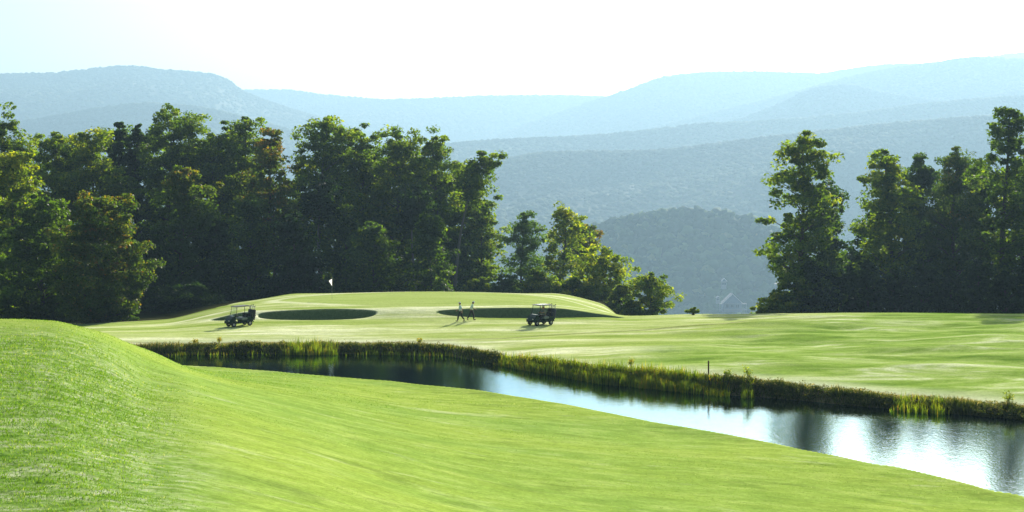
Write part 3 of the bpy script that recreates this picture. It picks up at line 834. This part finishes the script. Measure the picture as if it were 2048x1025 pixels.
# tall reeds standing in the shallows of the far bank
def reedbed(ranges, n, hh, off, spread):
    px, H = [], []
    for a, b, wgt, hs in ranges:
        k = int(n * wgt); q = rg.uniform(a, b, k)
        ed = np.clip(np.minimum(q - a, b - q) / (.22 * (b - a)), 0, 1) ** .7
        keep = rg.random(k) < (.15 + .85 * ed) * np.clip(.7 + .9 * vnoise(q / 13, q * 0, 61), .12, 1) 
        q = q[keep]; ed = ed[keep]; px.append(q); H.append(hh * hs * (.5 + .5 * ed) * (.65 + .5 * rg.random(len(q))) * (1 + 0.45 * vnoise(q / 18, q * 0, 62)))
    px = np.concatenate(px); H = np.concatenate(H)
    d = fard(px) + off + rg.normal(size=len(px)) * spread
    return px, d, H
px, d, H = reedbed([(985, 1460, 1.0, 1.0), (560, 680, .13, 1.0), (1780, 1900, .07, .75), (1480, 1510, .025, .9), (665, 985, .06, .55), (300, 575, .04, .5)], 24000, .74, .1, .5)
x = (px - CX) * d / F
z = np.maximum(terrain(x, d), -.05)
blades('reeds', x, d, H, .032, REED_M, 'upright yellow green reeds along the far bank of the pond', rg, .38 + .25 * rg.normal(size=len(px)) + .35 * vnoise(px / 30, px * 0, 8), bend=.2, z=z)
# tangled weeds over the bank
px = rg.uniform(250, 2350, 60000)
d = fard(px) + rg.uniform(.1, 2.9, len(px))
dens = .6 + vnoise(px / 40, d / 2, 71)
kp = rg.random(len(px)) < dens; px, d = px[kp], d[kp]
x = (px - CX) * d / F
lipd = d - fard(px)
H = (.13 + .33 * rg.random(len(px))) * (1 + 1.1 * vnoise(px / 22, px * 0, 73)) * np.where(lipd > 1.5, .4, 1.0)
blades('bank_weeds', x, d, H, .05, WEED_M, 'tangled dark weeds with dry tips on the far bank', rg, .15 + .62 * (lipd > 1.25) + .2 * rg.normal(size=len(px)), bend=.6, z=np.maximum(terrain(x, d), 0))
# leafy clumps on the bank
px = rg.uniform(260, 2300, 2600); d = fard(px) + rg.uniform(0, 2.0, len(px))
kp = rg.random(len(px)) < .5 + vnoise(px / 30, px * 0, 75) * 1.4; px, d = px[kp], d[kp]
x = (px - CX) * d / F
V, Fq, off, p = leaf_quads(np.stack([x, d, np.maximum(terrain(x, d), 0) + .12], -1), .16 + .22 * rg.random(len(x)), .9, 34, .10, rg)
tn = np.repeat(.22 + .2 * rg.normal(size=len(x)), 34) + .5 * (off[:, 2] > .1) * rg.random(len(p)) + .2 * (np.repeat(d - fard(px), 34) > 1.2)
tag(mobj('bank_foliage', np_mesh('bank_foliage', V, Fq, WEED_M, False, {'tint': np.repeat(np.clip(tn, 0, 1), 4)})), 'low leafy plants crowding the dark far bank', 'foliage', kind='stuff')
# turf blades: near slope and its shore edge
def scatter(n, dmin, dmax, p, ulo=-60, uhi=2110):
    d = (dmin ** p + rg.random(n) * (dmax ** p - dmin ** p)) ** (1 / p)
    u = rg.uniform(ulo, uhi, n); return u, d
u, d = scatter(520000, 19, 95, .25)
nr_i = np.interp(u, *NEAR)
kp = (d < nr_i - .25); u, d = u[kp], d[kp]
x = (u - CX) * d / F
tb = .6 * fbm(x / 2.2, d / 1.4, 91, 3) + .6 * fbm(x / 7.0, d / 5.0, 95, 3)
roughm = sstep(500, 190, u + 0) * (1 - sstep(45, 62, d))
kp = rg.random(len(u)) < np.clip(.22 + .6 * roughm + tb * 1.1, .05, 1); u, d, x, tb, roughm = u[kp], d[kp], x[kp], tb[kp], roughm[kp]
h = (.017 + .00055 * d) * (1 + 1.1 * roughm) * (.6 + .8 * rg.random(len(u)))
blades('grass', x, d, h, .006 + .00045 * d, TURF_M, 'short dewy grass blades of the near slope', rg, .50 - .18 * roughm + .26 * rg.normal(size=len(u)) - .6 * tb, bend=.8)
# tall weeds along the lip, one by one
def weed(px, off, h, label, seed, tn=.5):
    r = np.random.default_rng(seed)
    pxa = np.array([float(px)]); d = float(fard(pxa)[0]) + off
    o = at(px, d)
    e = empty('tall_weed', o); tag(e, label, 'weed', 'tall weeds on the pond bank')
    segs = []; C = []
    for k in range(4):
        a = r.uniform(0, 6.28); l = h * r.uniform(.7, 1.0); s = r.uniform(.05, .3) * h
        pts = [(0, 0, -.05), (math.cos(a) * s * .3, math.sin(a) * s * .3, l * .5), (math.cos(a) * s, math.sin(a) * s, l)]
        segs.append((pts, [.018, .014, .008]))
        for q in np.linspace(.35, 1, 5): C.append(np.array(pts[1]) * (1 - q) + np.array(pts[2]) * q)
    tv, tf = taper_tubes(segs, 4)
    mobj('stem', np_mesh('stem', tv, tf, WEED_M, False, {'tint': np.full(len(tv), .7)}), e)
    V, Fq, off_, p = leaf_quads(np.array(C), np.full(len(C), .13 + .12 * h), .9, 9, .085, r)
    mobj('foliage', np_mesh('foliage', V, Fq, REED_M, False, {'tint': np.repeat(np.clip(tn + .2 * r.normal(size=len(p)), 0, 1), 4)}), e)
weed(2015, 1.6, .95, 'green branching weed alone on the bank at the right edge of the photo', 1, .45)
weed(438, 2.4, .62, 'brown tipped weed standing up from the bank near its left end', 2, .7)
weed(390, 2.2, .55, 'reddish brown weed clump at the left end of the far bank', 3, .75)
weed(838, 2.0, .6, 'brown weed on the bank below the gap between the bunkers', 4, .7)
weed(1262, 2.2, .8, 'feathery yellow green weed rising behind the reeds', 5, .6)
weed(1497, 1.2, .9, 'bushy green weed on the bank right of the wooden stake', 6, .45)
weed(1455, 1.6, .55, 'leafy green weed just right of the wooden stake', 7, .4)

# ------------------------------------------------------------------ golf carts, bags, people, flag, stake
M_ = dict(
    body=simple_mat('dark_green_cart_paint', (.012, .035, .022), .45, var=.15, spec=.15),
    black=simple_mat('black_plastic', (.012, .012, .013), .6, var=.2, spec=.15),
    tyre=simple_mat('tyre_rubber', (.02, .02, .02), .85, var=.2),
    rim=simple_mat('pale_rim', (.50, .50, .48), .4, var=.1),
    roof=simple_mat('pale_roof_plastic', (.26, .26, .25), .35, var=.05, coat=.4),
    seat=simple_mat('seat_vinyl', (.16, .21, .22), .35, var=.1),
    metal=simple_mat('cart_metal', (.10, .11, .11), .35, .8),
    steel=simple_mat('club_steel', (.65, .65, .66), .25, .9),
    bag=simple_mat('black_bag_cloth', (.018, .02, .026), .75, var=.3),
    bag2=simple_mat('navy_bag_cloth', (.02, .03, .075), .75, var=.3),
    white=simple_mat('white_cloth', (.78, .78, .76), .8, var=.04),
    skin=simple_mat('skin', (.42, .24, .16), .55, var=.08),
    shirtb=simple_mat('pale_blue_shirt', (.50, .70, .80), .85, var=.06),
    shirtg=simple_mat('pale_green_shirt', (.62, .80, .68), .85, var=.06),
    dark=simple_mat('dark_cloth', (.020, .024, .022), .85, var=.2),
    grey=simple_mat('grey_cloth', (.16, .18, .18), .85, var=.15),
    hair=simple_mat('hair', (.10, .07, .05), .8, var=.2),
    wood=simple_mat('weathered_wood', (.13, .075, .04), .85, var=.35),
    pole=simple_mat('pole_paint', (.35, .35, .28), .4, var=.05),
    lamp=simple_mat('lamp_lens', (.75, .75, .70), .1, var=.05),
)
m, t, out = new_mat('clear_windshield')
g = t.nodes.new('ShaderNodeBsdfGlass'); g.inputs['Roughness'].default_value = .02; g.inputs['IOR'].default_value = 1.1
tp = t.nodes.new('ShaderNodeBsdfTransparent'); tp.inputs[0].default_value = (.9, .93, .92, 1)
gl = t.nodes.new('ShaderNodeBsdfGlossy'); gl.inputs['Roughness'].default_value = .05
mx = t.nodes.new('ShaderNodeMixShader'); mx.inputs[0].default_value = .02
t.links.new(tp.outputs[0], mx.inputs[1]); t.links.new(gl.outputs[0], mx.inputs[2]); t.links.new(mx.outputs[0], out.inputs[0])
M_['glass'] = m
m, t, out = new_mat('flag_cloth')
d_ = t.nodes.new('ShaderNodeBsdfDiffuse'); d_.inputs[0].default_value = (.85, .85, .85, 1)
l_ = t.nodes.new('ShaderNodeBsdfTranslucent'); l_.inputs[0].default_value = (.9, .9, .9, 1)
mx = t.nodes.new('ShaderNodeMixShader'); mx.inputs[0].default_value = .6
t.links.new(d_.outputs[0], mx.inputs[1]); t.links.new(l_.outputs[0], mx.inputs[2]); t.links.new(mx.outputs[0], out.inputs[0])
M_['flag'] = m
Ry = lambda a: Matrix.Rotation(a, 3, 'Y')
def ground_frame(px, d, rz):
    """matrix sitting the thing on the slope under it"""
    o = at(px, d); x, y = o.x, o.y
    n = Vector((-(gz(x + 1, y) - gz(x - 1, y)) / 2, -(gz(x, y + 1) - gz(x, y - 1)) / 2, 1)).normalized()
    q = Vector((0, 0, 1)).rotation_difference(n)
    return o, (q.to_matrix() @ Matrix.Rotation(rz, 3, 'Z')).to_euler()

def make_cart(label):
    e = empty('golf_cart', (0, 0, 0)); tag(e, label, 'golf cart', 'golf carts standing before the green')
    b = MB()   # lower body with cowl and rear deck, side outline x forward
    b.prism([(-1.18, .34), (-1.18, .78), (-.62, .84), (-.56, .62), (-.50, .34)], -.58, .58)
    b.prism([(-.52, .30), (-.52, .37), (.62, .37), (.62, .30)], -.60, .60)
    b.prism([(.60, .30), (.60, .42), (.66, .92), (.80, .98), (1.05, .82), (1.26, .60), (1.28, .36), (1.1, .30)], -.56, .56)
    b.build('body', M_['body'], e, bev=.02)
    for sx in (-.83, .86):
        for sy in (-.56, .56):
            f = MB()
            pts = [(sx + .34 * math.cos(q), sy * 1.06, .27 + .34 * math.sin(q)) for q in np.linspace(.15, 2.99, 9)]
            f.tube(pts, .045, 6)
            f.build('wheel_arch', M_['body'], e, smooth=True)
    s = MB(); s.prism([(-.62, .60), (-.62, .80), (.02, .83), (.06, .72), (-.02, .58)], -.55, .55); s.build('seat', M_['seat'], e, bev=.04)
    sbx = MB(); sbx.prism([(-.50, .37), (-.50, .60), (-.06, .58), (-.10, .37)], -.54, .54); sbx.build('seat_box', M_['body'], e)
    s = MB()
    for y in (-.28, .28): s.box((-.66, y, 1.0), (.10, .48, .34), Ry(-.18), .035)
    s.build('backrest', M_['black'], e)
    r = MB(); r.box((-.20, 0, 1.86), (1.58, 1.12, .07), Ry(-.01), .03); r.box((-.20, 0, 1.905), (1.3, .92, .03), Ry(-.01), .012); r.build('roof', M_['roof'], e)
    for sy in (-.55, .55):
        MB().tube([(.70, sy, .92), (.52, sy, 1.40), (.46, sy, 1.84)], .022).build('strut', M_['black'], e, True)
        MB().tube([(-.72, sy, .80), (-.92, sy, 1.35), (-.90, sy, 1.84)], .026).build('strut', M_['black'], e, True)
    MB().box((.58, 0, 1.38), (.012, 1.04, .88), Ry(-.24)).build('windshield', M_['glass'], e)
    st = MB().tube([(.62, .28, .88), (.40, .28, 1.02)], .02)
    c = Vector((.38, .28, 1.03)); ax = Ry(-.95)
    ring = [c + ax @ Vector((.17 * math.cos(q), .17 * math.sin(q), 0)) for q in np.linspace(0, 2 * math.pi, 17)]
    st.tube(ring, .016, 6); st.tube([ring[0], ring[8]], .012, 5)
    st.build('steering_wheel', M_['black'], e, True)
    MB().box((.70, -.05, 1.0), (.22, .8, .05), Ry(.15), .02).build('dashboard', M_['seat'], e)
    for sy in (-.40, .40):
        MB().box((1.27, sy, .62), (.05, .16, .09), None, .02).build('headlight', M_['lamp'], e)
    MB().box((1.29, 0, .40), (.06, 1.0, .12), None, .02).build('bumper', M_['black'], e)
    MB().box((-1.25, 0, .50), (.14, 1.0, .06), None, .015).box((-1.16, 0, 1.12), (.05, .9, .05), None, .01).box((-1.16, .43, .95), (.04, .04, .4)).box((-1.16, -.43, .95), (.04, .04, .4)).build('bag_rack', M_['metal'], e)
    MB().box((.46, .48, 1.70), (.03, .15, .10), None, .01).build('mirror', M_['lamp'], e)
    for sx in (-.83, .86):
        for sy in (-.50, .50):
            w_ = MB()
            ring = [(sx + .235 * math.cos(q), sy, .235 + .235 * math.sin(q)) for q in np.linspace(0, 2 * math.pi, 21)]
            prof = []
            bm = bmesh.new()
            n = 24; pr = [(.12, -.10), (.20, -.105), (.235, -.075), (.24, 0), (.235, .075), (.20, .105), (.12, .10)]
            vs_ = [[bm.verts.new((sx + r_ * math.cos(2 * math.pi * i / n), sy + y_, .24 + r_ * math.sin(2 * math.pi * i / n))) for r_, y_ in pr] for i in range(n)]
            for i in range(n):
                for j in range(len(pr)):
                    a, b2 = vs_[i], vs_[(i + 1) % n]
                    j2 = (j + 1) % len(pr)
                    bm.faces.new((a[j], a[j2], b2[j2], b2[j]))
            w_.add(bm); wo_ = w_.build('wheel', M_['tyre'], e, True)
            rm = MB(); bm = bmesh.new(); bmesh.ops.create_cone(bm, cap_ends=True, segments=16, radius1=.125, radius2=.125, depth=.17)
            rm.add(bm, Matrix.Translation((sx, sy, .24)) @ Matrix.Rotation(math.pi / 2, 4, 'X')); rm.build('rim', M_['rim'], wo_)
    return e
def place(e, px, d, rz):
    o, r = ground_frame(px, d, rz); e.location = o; e.rotation_euler = r; e.scale = (.94,) * 3; return e
HEAD = math.pi + .68
cA = place(make_cart('dark green golf cart with two bags standing before the left bunker'), 479, 124.6, HEAD)
cB = place(make_cart('dark golf cart with a driver at the wheel, below the right bunker'), 1081, 123.2, HEAD)

def golf_bag(cart, ly, mat, label, seed):
    r = np.random.default_rng(seed)
    e = empty('golf_bag', (0, 0, 0)); tag(e, label, 'golf bag', 'golf bags strapped to the carts')
    Mx = Matrix.LocRotScale(cart.location, cart.rotation_euler, None)
    e.location = Mx @ Vector((-1.18, ly, .46)); e.rotation_euler = (Mx.to_3x3() @ Ry(-.16)).to_euler()
    b = MB(); b.tube([(0, 0, 0), (0, 0, .08), (0, 0, .5), (0, 0, .84), (0, 0, .90)], [.18, .19, .20, .22, .21], 14).build('bag_body', mat, e, True)
    MB().box((-.15, 0, .30), (.12, .2, .34), None, .04).box((0, .15, .5), (.2, .1, .3), None, .03).build('pocket', mat, e)
    MB().tube([(-.14, 0, .78), (-.25, .03, .6), (-.25, .03, .4), (-.14, 0, .22)], .02, 6).build('strap', M_['black'], e, True)
    for k in range(7):
        a = k * .9; x, y = .09 * math.cos(a), .09 * math.sin(a); L = r.uniform(1.10, 1.30)
        c = MB(); c.tube([(x, y, .8), (x * 1.5, y * 1.5, L)], .010, 5).build('club_shaft', M_['steel'], e, True)
        h = MB()
        if k < 3: h.box((x * 1.5 + .03, y * 1.5, L + .03), (.12, .10, .09), None, .035).build('head_cover', M_['white'] if k == 0 else M_['black'], e)
        else: h.box((x * 1.5 + .03, y * 1.5, L), (.08, .02, .05), None, .006).build('club_head', M_['steel'], e)
    return e
golf_bag(cA, .26, M_['bag'], 'black golf bag on the back of the left cart, nearer the camera', 1)
golf_bag(cA, -.26, M_['bag2'], 'dark blue golf bag on the back of the left cart, farther side', 2)
golf_bag(cB, .26, M_['bag2'], 'dark blue golf bag on the back of the right cart, nearer the camera', 3)
golf_bag(cB, -.26, M_['bag'], 'black golf bag on the back of the right cart, farther side', 4)

def skin_mesh(name, chains, mat, parent, sub=1, root=0):
    """chains: list of [(point, radius), ...]; points equal to an earlier one are joined."""
    V, Rr, E = [], [], []
    idx = {}
    for ch in chains:
        prev = None
        for p, r in ch:
            key = tuple(round(c, 4) for c in p)
            if key not in idx:
                idx[key] = len(V); V.append(p); Rr.append(r if isinstance(r, tuple) else (r, r))
            i = idx[key]
            if prev is not None and prev != i: E.append((prev, i))
            prev = i
    me = bpy.data.meshes.new(name + '_skeleton'); me.from_pydata(V, E, [])
    o = bpy.data.objects.new(name, me); COL.objects.link(o)
    md = o.modifiers.new('skin', 'SKIN'); md.use_smooth_shade = True
    for i, sv in enumerate(me.skin_vertices[0].data): sv.radius = Rr[i]; sv.use_root = (i == root)
    sb = o.modifiers.new('sub', 'SUBSURF'); sb.levels = sub; sb.render_levels = sub
    dg = bpy.context.evaluated_depsgraph_get(); dg.update()
    nm = bpy.data.meshes.new_from_object(o.evaluated_get(dg))
    bpy.data.objects.remove(o); bpy.data.meshes.remove(me)
    nm.name = name; nm.materials.clear(); nm.materials.append(mat)
    nm.polygons.foreach_set('use_smooth', [True] * len(nm.polygons))
    return nm

def hand_chains(wr, fwd, side, down_r=.009):
    """palm and five bent fingers from wrist point; fwd = finger direction, side = across the palm (thumb side +)"""
    wr, fwd, side = Vector(wr), Vector(fwd).normalized(), Vector(side).normalized()
    nrm = fwd.cross(side)
    palm = wr + fwd * .055
    ch = [[(tuple(wr), .024), (tuple(palm), (.034, .018))]]
    for k, (o, L) in enumerate(((.028, .070), (.010, .080), (-.009, .075), (-.027, .058))):
        a = palm + side * o + fwd * .025; b = a + fwd * L * .5 + nrm * .008; c = b + (fwd * .7 + nrm * .6).normalized() * L * .45
        ch.append([(tuple(palm), (.034, .018)), (tuple(a), .010), (tuple(b), .009), (tuple(c), .0075)])
    a = wr + fwd * .02 + side * .030; b = a + (fwd * .6 + side * .7).normalized() * .035; c = b + (fwd * .9 + side * .2).normalized() * .028
    ch.append([(tuple(wr), .024), (tuple(a), .012), (tuple(b), .011), (tuple(c), .009)])
    return ch

def person(label, loc, rz, J, shirt, trousers, cap, scale=1.0, capmat=None):
    """J: joints in the person's own frame, facing +X, left side +Y"""
    e = empty('person', loc, rz); tag(e, label, 'person'); e.scale = (scale,) * 3
    V = Vector
    pel, ch, nk, hd = [V(J[k]) for k in ('pelvis', 'chest', 'neck', 'head')]
    waist = pel.lerp(ch, .45)
    up = (hd - nk).normalized()
    body = [[(tuple(pel), (.15, .11)), (tuple(waist), (.135, .10)), (tuple(ch), (.165, .115)), (tuple(nk), .058), (tuple(hd - up * .055), (.068, .072)), (tuple(hd), (.082, .095)), (tuple(hd + up * .07), (.072, .085)), (tuple(hd + up * .105), .04)]]
    face = hd + V((.088, 0, -.012))
    body.append([(tuple(hd), (.082, .095)), (tuple(face), (.018, .022))])
    for sd in (-1, 1): body.append([(tuple(hd), (.082, .095)), (tuple(hd + V((-.005, sd * .08, -.005))), (.014, .02))])
    shirtc = [[(tuple(pel + V((0, 0, -.02))), (.185, .155)), (tuple(waist), (.185, .165)), (tuple(ch), (.205, .165)), (tuple(nk - up * .01), .075)]]
    trc = []
    for sd, k in ((1, 'l'), (-1, 'r')):
        sh, el, wr = V(J['shoulder_' + k]), V(J['elbow_' + k]), V(J['wrist_' + k])
        hp, kn, an, toe = V(J['hip_' + k]), V(J['knee_' + k]), V(J['ankle_' + k]), V(J['toe_' + k])
        body.append([(tuple(ch), (.165, .115)), (tuple(sh), .055), (tuple(sh.lerp(el, .5)), .046), (tuple(el), .038), (tuple(el.lerp(wr, .4)), .036), (tuple(wr), .024)])
        fw = (wr - el).normalized()
        body += hand_chains(wr, fw, V((1, 0, .15)).cross(fw).cross(fw) * -1 if abs(fw.x) < .9 else V((0, -sd, .4)))
        body.append([(tuple(pel), (.15, .11)), (tuple(hp), .088), (tuple(hp.lerp(kn, .5)), .074), (tuple(kn), .054), (tuple(kn.lerp(an, .35)), .054), (tuple(an), .036), (tuple(an.lerp(toe, .5) + V((0, 0, .0))), (.038, .032)), (tuple(toe), (.036, .024))])
        shirtc.append([(tuple(ch), (.185, .135)), (tuple(sh), .072), (tuple(sh.lerp(el, .55)), .066), (tuple(sh.lerp(el, .92)), .060)])
        trc.append([(tuple(pel), (.16, .122)), (tuple(hp), .112), (tuple(hp.lerp(kn, .5)), .104), (tuple(kn), .090), (tuple(kn.lerp(an, .5)), .082), (tuple(an + V((0, 0, .01))), .058)])
    trc.append([(tuple(pel), (.16, .122)), (tuple(pel + V((0, 0, .08))), (.155, .122))])
    mobj('body', skin_mesh('body', body, M_['skin'], e), e)
    mobj('shirt', skin_mesh('shirt', shirtc, shirt, e), e)
    mobj('trousers', skin_mesh('trousers', trc, trousers, e), e)
    for k in 'lr':
        an, toe = V(J['ankle_' + k]), V(J['toe_' + k])
        dv = (toe - an).normalized()
        heel = an - V((dv.x, dv.y, 0)) * .05 + V((0, 0, -.035))
        mobj('shoe', skin_mesh('shoe', [[(tuple(heel), (.045, .038)), (tuple(heel.lerp(toe, .5)), (.05, .040)), (tuple(toe), (.05, .034)), (tuple(toe + dv * .04), (.036, .024))]], M_['dark'], e), e)
    # hair and cap
    bm = bmesh.new(); bmesh.ops.create_uvsphere(bm, u_segments=16, v_segments=10, radius=1.0)
    for v in bm.verts: v.co = Vector((v.co.x * .108, v.co.y * .090, v.co.z * .10)) + Vector((-.012, 0, .005))
    bmesh.ops.delete(bm, geom=[v for v in bm.verts if v.co.x > .03 and v.co.z < .045 or v.co.z < -.07], context='VERTS')
    h = MB(); h.add(bm, Matrix.Translation(hd)); h.build('hair', M_['hair'], e, True)
    if cap:
        bm = bmesh.new(); bmesh.ops.create_uvsphere(bm, u_segments=18, v_segments=12, radius=1.0)
        for v in bm.verts: v.co = Vector((v.co.x * .118, v.co.y * .103, v.co.z * .115 + .022))
        bmesh.ops.delete(bm, geom=[v for v in bm.verts if v.co.z < .04], context='VERTS')
        h = MB(); h.add(bm, Matrix.Translation(hd))
        n = len(h.v); k = 9
        rim = [(hd.x + .095 * math.cos(a), hd.y + .095 * math.sin(a), hd.z + .055) for a in np.linspace(-1.05, 1.05, k)]
        pk = [(hd.x + .10 + .10 * math.cos(a), hd.y + .095 * math.sin(a), hd.z + .040) for a in np.linspace(-1.2, 1.2, k)]
        h.v += rim + pk; h.f += [(n + i, n + i + 1, n + k + i + 1, n + k + i) for i in range(k - 1)]
        h.build('cap', capmat or M_['white'], e, True)
    return e
WALK = dict(pelvis=(0, 0, .93), chest=(.03, 0, 1.28), neck=(.05, 0, 1.49), head=(.075, 0, 1.62),
            shoulder_l=(.03, .19, 1.40), elbow_l=(-.13, .25, 1.15), wrist_l=(-.14, .25, .90),
            shoulder_r=(.05, -.19, 1.40), elbow_r=(.09, -.25, 1.13), wrist_r=(.29, -.22, .99),
            hip_l=(.02, .09, .89), knee_l=(.20, .10, .50), ankle_l=(.26, .10, .09), toe_l=(.42, .11, .07),
            hip_r=(-.01, -.09, .89), knee_r=(-.10, -.10, .49), ankle_r=(-.36, -.10, .15), toe_r=(-.25, -.11, .04))
WALK2 = dict(WALK); WALK2.update(chest=(.07, 0, 1.27), neck=(.12, 0, 1.47), head=(.17, .0, 1.59), knee_l=(.16, .10, .50), ankle_l=(.20, .10, .09), toe_l=(.36, .11, .07),
            knee_r=(-.13, -.10, .50), ankle_r=(-.38, -.10, .14), toe_r=(-.27, -.11, .04), shoulder_l=(.07, .19, 1.39), shoulder_r=(.09, -.19, 1.39), elbow_r=(.15, -.25, 1.12), wrist_r=(.36, -.22, 1.02))
person('person in a pale blue shirt, dark trousers and white cap walking to the left', at(921, 126.0), math.pi + .08, WALK, M_['shirtb'], M_['dark'], True)
person('person in a pale green shirt, dark trousers and white cap walking to the right', at(943, 126.8), -.10, WALK2, M_['shirtg'], M_['dark'], True)
Mx = Matrix.LocRotScale(cB.location, cB.rotation_euler, None)
SIT = dict(pelvis=(-.02, 0, .10), chest=(.06, 0, .44), neck=(.12, 0, .64), head=(.16, 0, .77),
           shoulder_l=(.08, .19, .56), elbow_l=(.28, .22, .34), wrist_l=(.48, .12, .33),
           shoulder_r=(.08, -.19, .56), elbow_r=(.28, -.22, .34), wrist_r=(.48, -.12, .33),
           hip_l=(.04, .09, .06), knee_l=(.44, .12, .06), ankle_l=(.60, .12, -.36), toe_l=(.74, .13, -.40),
           hip_r=(.04, -.09, .06), knee_r=(.44, -.12, .06), ankle_r=(.62, -.12, -.36), toe_r=(.76, -.13, -.40))
drv = person('person in dark clothes seated at the wheel of the right golf cart', (0, 0, 0), 0, SIT, M_['grey'], M_['dark'], True)
drv.location = Mx @ Vector((-.23, .26, .78)); drv.rotation_euler = cB.rotation_euler

# flag on the green
o = at(664, 143.5)
e = empty('golf_flag', o); tag(e, 'white triangular flag on a thin pole standing on the green', 'flag')
MB().tube([(0, 0, -.1), (0, 0, 2.12)], .013, 8).build('flagpole', M_['pole'], e, True)
fv, ff = [], []
for i in range(9):
    s = i / 8
    x_ = -.02 - .26 * s * .55 + .10 * math.sin(s * 3); top_ = 2.10 - s * .02; h_ = .66
    fv += [(-.015 - .30 * s * 1.0, .05 * math.sin(s * 6), 2.10 - s * .20), (-.015 - .30 * s * 1.0 + .02, .05 * math.sin(s * 6) + .01, 2.10 - s * .20 - .70 * (1 - s) - .05)]
for i in range(8): ff.append((2 * i, 2 * i + 2, 2 * i + 3, 2 * i + 1))
b = MB(); b.v = fv; b.f = ff; fo = b.build('banner', M_['flag'], e, True)
# stake on the bank
o = at(1417, float(fard(np.array([1417.]))[0]) + 2.0)
b = MB(); b.box((0, 0, .40), (.085, .085, 1.1), None, .008); b.prism([(-.04, .95), (.04, .95), (0, 1.0)], -.04, .04)
s_ = b.build('stake', M_['wood']); s_.location = o; tag(s_, 'square brown wooden stake standing on the far bank above the reeds', 'stake')
# golf ball beyond the green's edge
bm = bmesh.new(); bmesh.ops.create_icosphere(bm, subdivisions=3, radius=.045)
b = MB(); b.add(bm); gb_ = b.build('golf_ball', M_['white'], None, True); p_ = at(1502, 131.5); gb_.location = p_ + Vector((0, 0, .05)); tag(gb_, 'tiny white ball on the crest of the fairway left of the bright bush', 'ball')

# ------------------------------------------------------------------ haze
m, t, out = new_mat('haze')
vp = t.nodes.new('ShaderNodeVolumePrincipled')
vp.inputs['Color'].default_value = (*HAZE_COLOR, 1)
vp.inputs['Density'].default_value = HAZE_DENSITY
vp.inputs['Anisotropy'].default_value = HAZE_ANISO
t.links.new(vp.outputs[0], out.inputs['Volume'])
hb = MB().box((0, 4700, 432), (22000, 9900, 1096))
tag(hb.build('haze', m), 'pale blue morning haze filling the valley', 'haze', kind='stuff')
